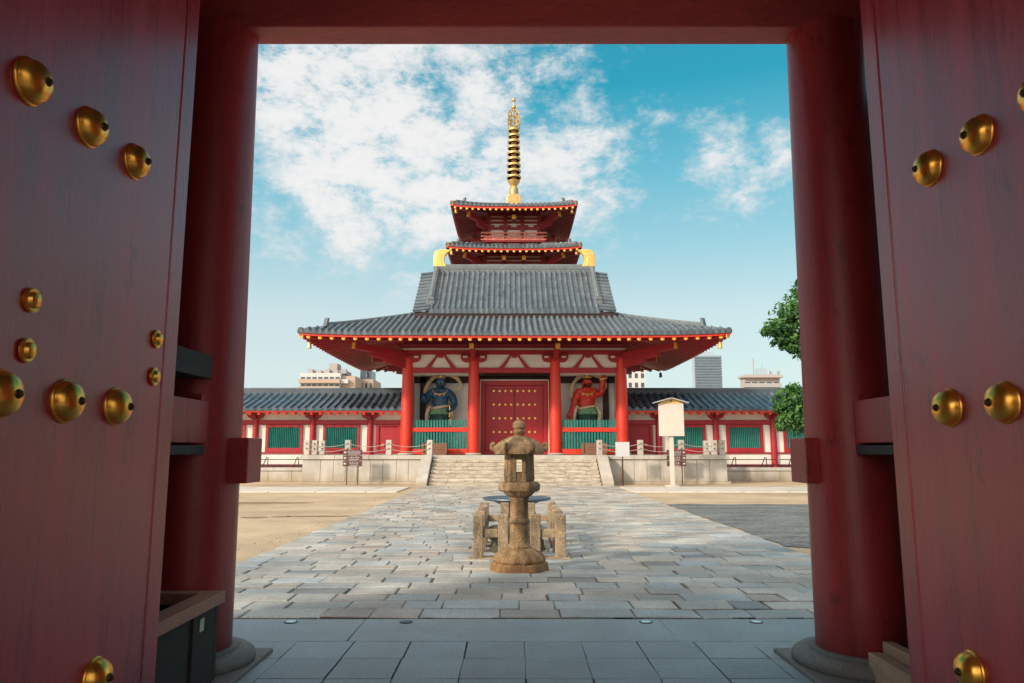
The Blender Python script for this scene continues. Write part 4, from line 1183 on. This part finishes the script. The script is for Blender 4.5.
# ------------------------------------------------------------------ cloisters
def cloister(side, nm):
    X0, X1 = 5.45, 26.4
    t = thing('cloister', (side * 12, 38.9, 0), 'low red and white cloister with green windows and dark tiled roof, %s of the gate' % nm, 'building', 'cloister wings beside the gate')
    YW, YE_, YR = 37.0, 36.0, 38.95
    sx = lambda a, b_: tuple(sorted((side * a, side * b_)))
    def zc(u, v): return 3.50 + .27 * v + .022 * v * v
    rf = MB(); ul, st = frange(X0, X1, .36)
    ul = sorted(side * u for u in ul)
    for (yy, V) in ((YE_, (0, 1, 0)), (2 * YR - YE_, (0, -1, 0))):
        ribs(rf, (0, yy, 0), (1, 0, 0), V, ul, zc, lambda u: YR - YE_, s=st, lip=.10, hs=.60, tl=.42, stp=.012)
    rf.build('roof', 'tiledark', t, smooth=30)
    r_ = MB(); a, b_ = sx(X0, X1)
    r_.box(a, b_, YR - .17, YR + .17, 4.40, 4.58); r_.box(a, b_, YR - .13, YR + .13, 4.585, 4.66); r_.tube([(a, YR, 4.68), (b_, YR, 4.68)], .085, 8)
    r_.build('ridge', 'ridgedark', t, smooth=40)
    fa = MB(); a, b_ = sx(X0, X1); fa.box(a, b_, YE_ + .06, YE_ + .16, 3.33, 3.43); fa.build('fascia', 'verm', t)
    # rafters
    x = X0 + .2; rr = MB()
    while x < X1:
        rr.beam((side * x, YE_ + .10, 3.27), (side * x, YW + .1, 3.52), .12, .14); x += .43
    rr.build('rafter_layer', 'verm', t)
    so_ = MB(); a, b_ = sx(X0, X1); so_.add([(a, YE_ + .1, 3.40), (b_, YE_ + .1, 3.40), (b_, YW + .1, 3.66), (a, YW + .1, 3.66)], [(0, 1, 2, 3)])
    so_.build('soffit', 'plaster', t)
    MB().box(*sx(X0, X1), YW + .02, YW + .16, .70, 3.66).build('wall', 'plaster', t)
    MB().box(*sx(X0, X1), YW - .08, YW + .015, 2.78, 2.98).build('wall_rail', 'red', t, bevel=.008)
    MB().box(*sx(X0, X1), YW - .06, YW + .013, 1.32, 1.395).build('wall_rail', 'red', t, bevel=.008)
    MB().box(*sx(X0, X1), YW - .055, YW + .011, .685, .80).build('wall_rail', 'deepred', t, bevel=.008)
    MB().box(*sx(X0, X1), YW - .045, YW + .010, 2.745, 2.777).build('wall_rail', 'red', t, bevel=.008)
    cxs = [7.20 + 2.86 * k for k in range(7)]
    for cx in cxs:
        c_ = MB().lathe([(.155, .66), (.16, 1.5), (.15, 2.9), (.145, 3.12)], (side * cx, YW - .04, 0), 20).build('column', 'red', t, smooth=40)
        MB().prism([(side * cx - .42, 3.28), (side * cx - .36, 3.12), (side * cx - .16, 3.02), (side * cx + .16, 3.02), (side * cx + .36, 3.12), (side * cx + .42, 3.28)], 'y', YW - .22, YW + .005).build('bracket', 'red', c_, bevel=.015)
        MB().box(side * cx - .10, side * cx + .10, YW - .45, YW - .05, 3.05, 3.20).build('bracket_arm', 'deepred', c_)
    for a0, b0 in zip(cxs[:-1], cxs[1:]):
        m = (a0 + b0) / 2; w2 = .78
        wn = MB()
        x0, x1 = side * m - w2, side * m + w2
        fr = MB(); fr.box(x0 - .14, x0, YW - .075, YW + .012, 1.396, 2.744); fr.box(x1, x1 + .14, YW - .075, YW + .012, 1.396, 2.744)
        fr.box(x0, x1, YW - .075, YW + .012, 2.62, 2.744); fr.box(x0, x1, YW - .075, YW + .012, 1.396, 1.60)
        win = fr.build('window', 'red', t, bevel=.008)
        MB().box(x0, x1, YW - .005, YW + .014, 1.60, 2.62).build('backing', 'greendark', win)
        n = 17; lb = MB()
        for i in range(n):
            x = x0 + (x1 - x0) * (i + .5) / n
            lb.beam((x, YW - .035, 1.60), (x, YW - .035, 2.62), .048, .048, up=(1, 1, 0))
        lb.build('lattice', 'green', win)
    # door next to the gate
    x0, x1 = sx(5.75, 6.75)
    dr = MB().box(x0, x1, YW - .03, YW + .013, 1.397, 2.66).build('door', 'red', t, bevel=.01)
    fr = MB().prism([(x0 - .16, 1.396), (x0 - .003, 1.396), (x0 - .003, 2.664), (x1 + .003, 2.664), (x1 + .003, 1.396), (x1 + .16, 1.396), (x1 + .16, 2.744), (x0 - .16, 2.744)], 'y', YW - .09, YW + .012)
    fr.build('door_frame', 'red', t, bevel=.008)
    kx = side * 6.55; k_ = MB(); cap(k_, (kx, YW - .03, 1.75), (0, -1, 0), .06, .06); k_.build('handle', 'gold', dr, smooth=40)
    # base
    bp = MB(); x = X0
    while x < X1:
        x1_ = min(x + jrand(1.0, 1.5), X1); a, b_ = sx(x + .005, x1_ - .005)
        bp.box(a, b_, 36.28, 36.6, 0, .50); x = x1_
    x = X0
    while x < X1:
        x1_ = min(x + jrand(1.2, 1.7), X1); a, b_ = sx(x + .004, x1_ - .004)
        bp.box(a, b_, 36.22, 37.2, .503, .655); x = x1_
    bp.build('stone_base', 'granite', t, bevel=.012)
    MB().box(*sx(X0, X1), 37.2, 41.5, 0, .6).build('floor', 'granite', t)
    return t
cloister(-1, 'left'); cloister(1, 'right')
# trestle rails along the base of the cloisters
for side, nm in ((-1, 'left'), (1, 'right')):
    for k, x0 in enumerate((10.2, 13.0)):
        t = thing('barrier_rail', (side * (x0 + 1.1), 36.5, .655), 'low black trestle rail on the cloister base, %s, %s side' % (('nearer the gate', 'farther from the gate')[k], nm), 'rail', 'black trestle rails')
        a, b_ = sorted((side * x0, side * (x0 + 2.6)))
        for zz in (.10, .36):
            MB().box(a, b_, 36.43, 36.47, .655 + zz, .655 + zz + .04).build('bar', 'blackiron', t)
        for xx in (x0 + .5, x0 + 2.0):
            for dx in (-.14, .14):
                MB().beam((side * xx + dx, 36.45, .655), (side * xx + dx * .2 + .10, 36.45, 1.16), .035, .035).build('leg', 'blackiron', t)

# ------------------------------------------------------------------ signs
def dir_sign(x, y, arrow, label):
    t = thing('direction_sign', (x, y, 0), label, 'sign', 'brown direction signs before the platform')
    for dx in (-.24, .24):
        MB().tube([(x + dx, y, 0), (x + dx, y, 1.55)], .024, 8).build('post', 'iron', t, smooth=60)
    seed = random.Random(int(abs(x) * 100))
    for r_ in range(3):
        z = 1.40 - r_ * .245
        b_ = MB().box(x - .42, x + .42, y - .05, y - .028, z - .112, z + .112).build('board', 'signbrown', t, bevel=.004)
        ax = x + arrow * .33
        MB().prism([(ax + arrow * .06, z), (ax, z + .06), (ax, z + .025), (ax - arrow * .05, z + .025), (ax - arrow * .05, z - .025), (ax, z - .025), (ax, z - .06)], 'y', y - .056, y - .051).build('arrow', 'signwhite', b_)
        # white lettering strokes, a large row with a finer row below
        n = (6, 5, 4)[r_]; wx = MB(); cx = x - arrow * .06
        for k in range(n):
            gx = cx + (k - (n - 1) / 2) * .094
            for (sx0, sx1, sz0, sz1) in ((-.034, .034, .030, .044), (-.034, .034, -.006, .006), (-.007, .007, -.03, .056), (-.036, -.024, -.03, .02), (.024, .036, -.03, .02)):
                if seed.random() < .82: wx.box(gx + sx0, gx + sx1, y - .0545, y - .051, z + .012 + sz0, z + .012 + sz1)
        for k in range(n * 2):
            gx = cx + (k - (2 * n - 1) / 2) * .044
            wx.box(gx - .014, gx + .014, y - .054, y - .051, z - .083, z - .055)
        wx.build('lettering', 'signwhite', b_)
    return t
dir_sign(-7.05, 32.4, -1, 'brown three row direction sign with arrows pointing left, before the platform')
dir_sign(7.05, 32.5, 1, 'brown three row direction sign with arrows pointing right, behind the tall notice board')
nb = thing('notice_board', (6.62, 31.3, 0), 'tall cream notice board under a small gabled cap, on a wooden post', 'sign')
bx0, by = 6.62, 31.3
MB().box(bx0 - .085, bx0 + .085, by + .0, by + .15, 0, 2.42).build('post', 'signcream', nb, bevel=.01)
MB().box(bx0 - .53, bx0 + .53, by - .08, by - .005, 2.08, 3.45).build('board', 'signcream', nb, bevel=.008)
MB().prism([(bx0 - .53, 3.452), (bx0 + .53, 3.452), (bx0 + .10, 3.66), (bx0 - .10, 3.66)], 'y', by - .07, by - .01).build('gable_board', 'yellowwood', nb)
for sg in (-1, 1):
    MB().prism([(bx0 + sg * .01, 3.70), (bx0 + sg * .74, 3.50), (bx0 + sg * .74, 3.455), (bx0 + sg * .01, 3.655)], 'y', by - .24, by + .16).build('cap_board', 'greyroof', nb, bevel=.006)
k_ = MB(); cap(k_, (bx0, by - .07, 3.56), (0, -1, 0), .045, .02); k_.build('crest', 'bronze', nb, smooth=40)
MB().lathe([(.34, 0), (.33, .04), (.14, .07)], (bx0, by + .07, 0), 20).build('foot', 'concrete', nb, smooth=40)
ws = thing('white_sign', (4.62, 31.9, 0), 'small blank white board on a thin brown post, right of the stairs', 'sign')
MB().box(4.62 - .30, 4.62 + .30, 31.86, 31.885, 1.22, 1.84).build('board', 'signwhite', ws, bevel=.006)
MB().tube([(4.62, 31.91, 0), (4.62, 31.91, 1.6)], .028, 8).build('post', 'iron', ws, smooth=60)

# ------------------------------------------------------------------ pagoda
def pagoda():
    PX, PY = 0.06, 70.
    t = thing('pagoda', (PX, PY, 0), 'red five storey pagoda with flaring grey roofs and golden ringed spire, behind the gate', 'pagoda')
    storeys = [(3.3, 7.1, 6.6), (3.1, 6.75, 10.9), (2.95, 6.45, 15.4 - .2), (2.75, 6.12, 19.55), (2.45, 5.80, 23.55)]
    for si, (bw, ew, ez) in enumerate(storeys):
        vis = si >= 3
        zbase = 0.9 if si == 0 else storeys[si - 1][2] + 1.45
        top = si == 4
        VT_ = (ew - 1.9) if not top else ew - .05
        def zf(W):
            return lambda u, v: ez + (.24 * v + .015 * v * v if not top else .265 * v + .008 * v * v) + .26 * math.exp(-max(0, W - abs(u)) / 1.3) * max(0, 1 - v / 4)
        rb_ = MB(); ul, st = frange(-ew, ew, .40)
        for (o, U, V) in (((PX, PY - ew, 0), (1, 0, 0), (0, 1, 0)), ((PX, PY + ew, 0), (1, 0, 0), (0, -1, 0)), ((PX - ew, PY, 0), (0, 1, 0), (1, 0, 0)), ((PX + ew, PY, 0), (0, 1, 0), (-1, 0, 0))):
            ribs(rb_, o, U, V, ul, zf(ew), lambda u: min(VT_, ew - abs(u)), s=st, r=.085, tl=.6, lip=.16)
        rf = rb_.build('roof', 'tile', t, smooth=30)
        if not vis:
            MB().box(PX - bw, PX + bw, PY - bw, PY + bw, zbase, ez + .9).build('body', 'plaster', t)
            sq = MB(); sq.lathe([(ew * 1.38, ez - .12), (bw * 1.4, ez + .8)], (PX, PY, 0), 4, rot=PI / 4); sq.build('soffit', 'deepred', t)
            continue
        # hip ridges
        for sx in (-1, 1):
            for sy in (-1, 1):
                path = []
                for k in range(9):
                    v = .5 + (VT_ - .6) * k / 8
                    path.append(Vector((PX + sx * (ew - v), PY + sy * (ew - v), zf(ew)(ew - v, v) + .16)))
                hb = MB()
                for a, b_ in zip(path[:-1], path[1:]): hb.beam(a - (b_ - a) * .05, b_, .26, .30)
                p0 = path[1]; hb.beam(p0, p0 + Vector((-sx * .12, -sy * .12, .5)), .3, .14, up=(sx, sy, 0))
                hb.build('hip_ridge', 'ridge', rf)
        # eave, soffit, rafters
        lf = lambda e: .26 * math.exp(-max(0, e) / 1.3)
        fa = MB(); sf_ = MB(); ra_ = MB(); spots = []
        for qi in range(4):
            rot = Matrix.Rotation(qi * PI / 2, 3, 'Z')
            def T_(u, v, z):
                p = rot @ Vector((u, -ew + v, 0)); return Vector((PX + p.x, PY + p.y, z))
            n = 24
            for i in range(n):
                a, b_ = -1 + 2 * i / n, -1 + 2 * (i + 1) / n
                W_ = ew - .08
                fa.add([T_(a * W_, .08, ez - .34 + lf(W_ - abs(a * W_))), T_(b_ * W_, .08, ez - .34 + lf(W_ - abs(b_ * W_))), T_(b_ * W_, .08, ez - .10 + lf(W_ - abs(b_ * W_))), T_(a * W_, .08, ez - .10 + lf(W_ - abs(a * W_)))], [(0, 1, 2, 3)])
                D = ew - bw
                q_ = []
                for tt, v in ((a, .1), (b_, .1), (b_, D), (a, D)):
                    ww = ew - v; q_.append(T_(tt * ww, v, ez - .30 + .16 * v + lf(ew - abs(tt * ww)) * max(0, 1 - v / 2.5)))
                sf_.add(q_, [(0, 1, 2, 3)])
            m = 21
            for i in range(m):
                u = -(ew - .45) + 2 * (ew - .45) * i / (m - 1)
                uw = max(-bw, min(bw, u))
                A = T_(u, .14, ez - .42 + lf(ew - abs(u))); B = T_(uw, ew - bw, ez - .34 + .16 * (ew - bw))
                ra_.beam(A, B, .15, .17)
                if qi == 0: spots.append(A)
            # walls
        fa.build('fascia', 'verm', t); sf_.build('soffit', 'deepred', t)
        rl_ = ra_.build('rafter_layer', 'deepred', t)
        proto = None
        for A in spots:
            if proto is None:
                m_b = MB(); cap(m_b, (0, 0, 0), (0, -1, 0), .11, .05, 10); proto = m_b.build('rafter_cap', 'goldpaint', None, smooth=40); o = proto
            else: o = proto.copy(); COL.objects.link(o)
            o.parent = rl_; o.location = A - root_origin(t)
        ztop = ez - .3 + .16 * (ew - bw)
        body = MB().box(PX - bw, PX + bw, PY - bw, PY + bw, zbase - 1.2, ztop).build('body', 'plaster', t)
        tr = MB()
        for qi in range(4):
            rot = Matrix.Rotation(qi * PI / 2, 3, 'Z')
            def bar(u0, u1, z0, z1, dep, mbx):
                pts = [rot @ Vector((u, y_, 0)) for u, y_ in ((u0, -bw - dep), (u1, -bw - dep), (u1, -bw - .003), (u0, -bw - .003))]
                vs = [(PX + p.x, PY + p.y, z) for z in (z0, z1) for p in pts]
                mbx.add(vs, [(0, 3, 2, 1), (4, 5, 6, 7), (0, 1, 5, 4), (1, 2, 6, 5), (2, 3, 7, 6), (3, 0, 4, 7)])
            for zz in (ztop - .28, ztop - .62, ztop - 1.0, ztop - 1.62):
                bar(-bw - .1, bw + .1, zz, zz + (.22 if zz > ztop - 1.1 else .26), .14, tr)
            for u in (-bw + .05, -bw / 3, bw / 3, bw - .05):
                bar(u - .17, u + .17, zbase - 1.2, ztop - .01, .20, tr)
                # brackets
                for (hw, z0, z1) in ((.55, -1.36, -1.2), (.35, -1.5, -1.361)):
                    bar(u - hw, u + hw, ztop + z0, ztop + z1, .26, tr)
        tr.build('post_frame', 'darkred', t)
        us = (-bw / 3, bw / 3) if si == 3 else (0,)
        for u in us:
            A = Vector((PX + u, PY - bw, ztop - .75)); B = A + Vector((0, -1.6, -.08))
            tb_ = MB().beam(A, B, .30, .30).build('tail_beam', 'darkred', t)
            MB().beam(B, B + Vector((0, -.05, 0)), .36, .40).build('gilt_end', 'goldpaint', tb_)
        for sx in (-1, 1):
            for sy in (-1, 1):
                A = Vector((PX + sx * bw * .9, PY + sy * bw * .9, ztop - 1.3)); B = Vector((PX + sx * (bw + 1.75), PY + sy * (bw + 1.75), ztop - .62))
                tb_ = MB().beam(A, B, .36, .42).build('tail_beam', 'darkred', t)
                dd = (B - A).normalized(); MB().beam(B, B + dd * .06, .40, .46).build('gilt_end', 'goldpaint', tb_)
                A2 = A - Vector((0, 0, .38)); B2 = A2 + (B - A) * .62
                MB().beam(A2, B2, .34, .36).build('tail_bracket', 'darkred', t)
                C_ = Vector((PX + sx * (ew - .15), PY + sy * (ew - .15), ez - .10 + .30))
                hr = MB().beam(Vector((PX + sx * bw, PY + sy * bw, ztop)), C_, .30, .36).build('hip_rafter', 'red', t)
                MB().beam(C_, C_ + Vector((sx * .05, sy * .05, 0)), .34, .40).build('gilt_end', 'goldpaint', hr)
                bl = C_ + Vector((-sx * .35, -sy * .35, -.25))
                MB().lathe([(.02, 0), (.02, -.15), (.08, -.17), (.12, -.25), (.13, -.48), (.16, -.56), (.03, -.57)], bl, 12).build('eave_bell', 'gold', t, smooth=40)
                # thin prop under the corner of the eaves
        # balcony
        br_ = bw + .50; zb = zbase + .02
        bal = MB().box(PX - br_, PX + br_, PY - br_, PY + br_, zb - .12, zb).build('balcony', 'red', t)
        for qi in range(4):
            rot = Matrix.Rotation(qi * PI / 2, 3, 'Z')
            rl = MB()
            for zz, h in ((.08, .1), (.40, .09), (.72, .11)):
                a = rot @ Vector((-br_ - .15, -br_, 0)); b_ = rot @ Vector((br_ + .15, -br_, 0))
                rl.beam((PX + a.x, PY + a.y, zb + zz), (PX + b_.x, PY + b_.y, zb + zz), .1, h)
            for k in range(7):
                p = rot @ Vector((-br_ + 2 * br_ * k / 6, -br_, 0)); rl.beam((PX + p.x, PY + p.y, zb), (PX + p.x, PY + p.y, zb + .82), .11, .11, up=(0, 1, 0))
            for k in range(6):
                p0 = rot @ Vector((-br_ + 2 * br_ * k / 6, -br_, 0)); p1 = rot @ Vector((-br_ + 2 * br_ * (k + 1) / 6, -br_, 0))
                rl.beam((PX + p0.x, PY + p0.y, zb + .1), (PX + p1.x, PY + p1.y, zb + .4), .06, .07)
                rl.beam((PX + p1.x, PY + p1.y, zb + .1), (PX + p0.x, PY + p0.y, zb + .4), .055, .065)
            rl.build('balustrade', 'railpaint', bal)
    # spire
    sp_ = MB(); sp_.box(PX - .70, PX + .70, PY - .70, PY + .70, 25.1, 26.22); sp_.box(PX - .50, PX + .50, PY - .50, PY + .50, 26.222, 26.45)
    spr = sp_.build('spire', 'agedgold', t, bevel=.04)
    MB().lathe([(.42, 26.45), (.46, 26.8), (.42, 27.15), (.30, 27.4), (.34, 27.5), (.60, 27.85), (.62, 27.95), (.2, 27.97)], (PX, PY, 0), 28).build('lotus_bowl', 'agedgold', spr, smooth=40)
    MB().tube([(PX, PY, 27.4), (PX, PY, 36.0)], [.15, .07], 14).build('mast', 'agedgold', spr, smooth=60)
    for k in range(9):
        z = 28.25 + k * .62; r_ = .72 - k * .020
        MB().lathe([(r_ - .10, z), (r_, z - .03), (r_ + .03, z + .10), (r_ - .02, z + .20), (r_ - .13, z + .16), (r_ - .13, z + .05), (r_ - .10, z)], (PX, PY, 0), 32).build('ring', 'agedgold', spr, smooth=50)
        sk_ = MB()
        for j in range(4):
            a = j * PI / 2 + PI / 4
            sk_.beam((PX, PY, z + .09), (PX + (r_ - .1) * math.cos(a), PY + (r_ - .1) * math.sin(a), z + .09), .10, .14)
        sk_.lathe([(.28, z - .02), (.30, z + .12), (.24, z + .26)], (PX, PY, 0), 14)
        sk_.build('ring_spokes' if False else 'ring_hub', 'agedgold', spr)
    for j in range(4):     # pierced flame plates
        a = j * PI / 2 + PI / 4; fp = MB(); ca, sa = math.cos(a), math.sin(a)
        for (r0, z0, r1, z1) in ((.1, 33.72, .80, 33.72), (.80, 33.72, .86, 34.1), (.86, 34.1, .74, 34.5), (.74, 34.5, .80, 34.85), (.80, 34.85, .50, 35.25), (.50, 35.25, .12, 35.45), (.12, 34.2, .84, 34.15), (.12, 34.75, .76, 34.6), (.35, 33.72, .45, 34.2), (.60, 33.75, .30, 34.2), (.45, 34.2, .35, 34.75), (.62, 34.2, .58, 34.7), (.25, 34.75, .50, 35.2)):
            fp.beam((PX + r0 * ca, PY + r0 * sa, z0), (PX + r1 * ca, PY + r1 * sa, z1), .05, .085)
        fp.build('flame_plate', 'agedgold', spr)
    for (z, r_) in ((35.75, .24), (36.5, .20)):
        bb = MB(); ball(bb, (PX, PY, z), r_, 16); bb.build('jewel', 'agedgold', spr, smooth=60)
    MB().tube([(PX, PY, 36.0), (PX, PY, 36.6), (PX, PY, 36.95)], [.08, .06, .01], 10).build('tip', 'agedgold', spr, smooth=60)
pagoda()

# ------------------------------------------------------------------ city buildings behind
def block(name, label, x0, x1, y0, y1, z1, m, floors, cols, fh, top=None, balcony=True, wide=.72, band=None):
    t = thing(name, ((x0 + x1) / 2, (y0 + y1) / 2, 0), label, 'building', 'city blocks beyond the cloister')
    w_ = MB().box(x0, x1, y0, y1, 0, z1).build('wall', m, t)
    cw = (x1 - x0) / cols
    for f in range(floors):
        zt = z1 - .9 - f * fh
        if balcony:
            MB().box(x0 - .05, x1 + .05, y0 - 1.1, y0 - .002, zt - fh + .1, zt - fh + 1.15).build('balcony', band or m, t)
        for c in range(cols):
            xa = x0 + cw * (c + .5 - wide / 2); xb = x0 + cw * (c + .5 + wide / 2)
            w1 = MB().box(xa, xb, y0 - .06, y0 - .004, zt - fh + 1.0, zt - .15).build('window', 'window', t)
    return t
def zat(py, Y):
    p = R(8.397); c, s = math.cos(p), math.sin(p); v = (341.5 - py) / F
    return CAMZ + Y * (s + v * c) / (c - v * s)
# broad tan and white block, left
Y = 190.
t = block('apartment_block', 'broad tan and white apartment block with balconies, above the left cloister roof', -55.1, -44.6, Y, Y + 14, 21.3, 'bldwhite', 4, 7, 1.9, band='bldtan')
MB().box(-44.59, -41.0, Y + 1, Y + 14, 0, 20.6).build('stair_wing', 'bldtan', t)
for f in range(3):
    MB().box(-44.5, -42.6, Y - .2, Y + .99, 18.6 - f * 2.45, 19.6 - f * 2.45).build('balcony', 'bldwhite', t)
MB().box(-52.6, -44.0, Y + 3, Y + 10, 21.3, 22.3).build('roof_house', 'bldpink', t)
MB().box(-48.6, -46.4, Y + 3.5, Y + 8, 22.3, 24.2).build('stair_tower', 'bldpink', t)
for k in range(5):
    MB().box(-53.6 + k * 2.2, -52.3 + k * 2.2, Y + 1.5, Y + 2.6, 21.3, 22.5 - .3 * (k % 2)).build('roof_unit', 'bldgrey', t)
t = block('corner_block', 'small tan block with dark roof house, beside the broad tan and white block', -43.0, -38.0, 200, 212, 20.6, 'bldtan', 3, 4, 2.5, balcony=False, wide=.5)
MB().box(-42.2, -39.2, 203, 210, 20.6, 23.4).build('roof_house', 'window', t)
# white block just right of the gate
block('white_block', 'pale grey block with square windows, close beside the right gate column', 26.6, 32.7, 180, 194, 21.2, 'bldwhite', 3, 4, 2.3, balcony=False, wide=.5)
# tower
Y = 330.
tw = thing('office_tower', (88.4, Y + 12, 0), 'tall blue grey tower with close horizontal bands, above the right cloister roof', 'building', 'city blocks beyond the cloister')
xa, xb = 82.4, 94.4
zt = 44.2
MB().box(xa, xb, Y, Y + 5, 0, zt).build('wall', 'bldblue', tw)
for k in range(13):
    z = zt - .9 - k * 1.25
    MB().box(xa - .12, xb + .12, Y - .5, Y - .01, z - .75, z).build('window_band', 'bldglass', tw)
MB().box(xa + 2, xb - 3.2, Y + 1, Y + 4.5, zt, zt + 1.3).build('roof_house', 'bldblue', tw)
# stepped pinkish block, right
Y = 190.
xa, xb = 60.0, 69.3
t = block('stepped_block', 'pinkish grey block with rooftop tank and mast, beside the tree', xa, xb, Y, Y + 3, 20.0, 'bldpink', 3, 5, 1.7, band='bldgrey')
MB().box(xa - .6, xb + .6, Y - 1.3, Y + 3.4, 20.01, 20.55).build('parapet', 'bldpink', t)
MB().box(xa + .8, xb - .4, Y + 1, Y + 3, 20.55, 21.0).build('roof_step', 'bldgrey', t)
MB().box(xa + 4.0, xa + 6.6, Y + 1.2, Y + 2.8, 21.0, 22.6).build('water_tank', 'bldblue', t)
MB().tube([(xa + 3.9, Y + 4, 21.0), (xa + 3.9, Y + 4, 25.6)], .16, 8).build('mast', 'bldgrey', t)
MB().tube([(xa + 6.2, Y + 4, 22.6), (xa + 6.2, Y + 4, 24.3)], .11, 8).build('mast', 'bldgrey', t)
for k in range(2):
    MB().box(xa + 7.6 + k * 2.0, xa + 8.1 + k * 2.0, Y + 1.5, Y + 2.5, 21.0, 22.0).build('chimney', 'bldgrey', t)

# ------------------------------------------------------------------ trees
def tree(name, loc, clumps, trunk, label, leafsize=.16, per=520, seed=1):
    rnd = random.Random(seed)
    t = thing(name, loc, label, 'tree')
    tk = MB()
    for path, rs in trunk: tk.tube([Vector(p) + Vector(loc) for p in path], rs, 9)
    tk.build('trunk', 'bark', t, smooth=60)
    cr = MB()
    for (c, r_) in clumps:
        c = Vector(c) + Vector(loc)
        n = int(per * (r_[0] * r_[1] * r_[2]) ** .6)
        for _ in range(n):
            while True:
                d = Vector((rnd.uniform(-1, 1), rnd.uniform(-1, 1), rnd.uniform(-1, 1)))
                if .15 < d.length < 1: break
            d *= (.55 + .45 * rnd.random()) / max(.4, d.length) if rnd.random() < .75 else 1
            k = 1 + .75 * mnoise.noise(d * 2.6 + c)
            p = c + Vector((d.x * r_[0], d.y * r_[1], d.z * r_[2])) * k
            nrm = (d + Vector((rnd.uniform(-.8, .8), rnd.uniform(-.8, .8), rnd.uniform(-.3, 1)))).normalized()
            a = nrm.orthogonal().normalized(); a = Matrix.Rotation(rnd.uniform(0, 6.28), 3, nrm) @ a; b_ = nrm.cross(a)
            s_ = leafsize * rnd.uniform(.6, 1.3)
            q_ = [p - a * s_, p - b_ * s_ * .45 + nrm * s_ * .1, p + a * s_, p + b_ * s_ * .45 + nrm * s_ * .1]
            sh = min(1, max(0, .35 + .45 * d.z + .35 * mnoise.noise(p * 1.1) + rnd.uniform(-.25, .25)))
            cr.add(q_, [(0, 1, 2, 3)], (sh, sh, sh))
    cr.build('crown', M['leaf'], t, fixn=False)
    return t
rnd = random.Random(11)
loc = (10.95, 26.2, 0.2)
cl_ = [((-1.35, .0, 5.7), (.62, .7, .38)), ((-.75, -.1, 6.25), (.75, .8, .5)), ((-.55, .1, 5.15), (.75, .8, .42)), ((-.15, .0, 6.95), (.7, .8, .5)), ((.35, .1, 7.55), (.75, .9, .55)),
       ((.2, .2, 5.7), (1.0, 1.0, .6)), ((.9, 0, 6.5), (1.1, 1.1, .8)), ((1.6, .2, 5.5), (1.2, 1.2, .8)), ((1.7, .0, 7.4), (1.1, 1.1, .7)), ((-1.15, .2, 5.25), (.5, .5, .25)), ((-.35, .0, 4.75), (.55, .6, .28)), ((-.9, .1, 4.95), (.3, .4, .16)), ((-1.75, .1, 5.55), (.28, .4, .16)), ((-.2, 0, 7.45), (.4, .5, .22))]
tr1 = [([(1.0, 0, -.35), (.95, .05, 1.2), (1.05, 0, 2.6), (.9, 0, 4.2), (.95, .1, 5.4), (1.0, 0, 7.2)], [.22, .19, .17, .14, .10, .03]),
       ([(.9, 0, 4.0), (.3, 0, 4.9), (-.5, 0, 5.3), (-1.3, 0, 5.6)], [.09, .07, .05, .02]), ([(.92, .05, 4.8), (.4, 0, 5.9), (-.5, 0, 6.3)], [.08, .05, .02]),
       ([(.95, 0, 4.4), (1.6, .1, 5.2), (2.2, .2, 5.8)], [.08, .05, .02]), ([(.95, 0, 5.5), (.5, 0, 6.8), (.3, 0, 7.6)], [.07, .05, .02])]
tree('leafy_tree', loc, cl_, tr1, 'tall leafy green tree with layered branches, partly behind the right pillar', .10, 2300, 5)
loc2 = (10.5, 27.4, 0.5)
cl2 = [((-.30, 0, 2.85), (.55, .6, .45)), ((-.05, 0, 2.35), (.70, .7, .50)), ((-.35, .1, 2.15), (.45, .5, .35)), ((.55, .1, 2.6), (.75, .8, .6)), ((.25, 0, 1.95), (.65, .7, .4)), ((.9, 0, 2.1), (.6, .6, .5)), ((-.62, 0, 2.55), (.28, .35, .2)), ((-.55, .1, 1.85), (.25, .3, .18)), ((-.1, 0, 3.25), (.35, .4, .2))]
tr2 = [([(.5, 0, -.5), (.48, 0, .8), (.5, .03, 1.6), (.45, 0, 2.4)], [.09, .08, .06, .02]), ([(.5, 0, 1.2), (.1, 0, 1.9), (-.2, 0, 2.4)], [.05, .035, .01])]
tree('round_shrub', loc2, cl2, tr2, 'small dense dark green tree in front of the right cloister', .085, 2300, 8)
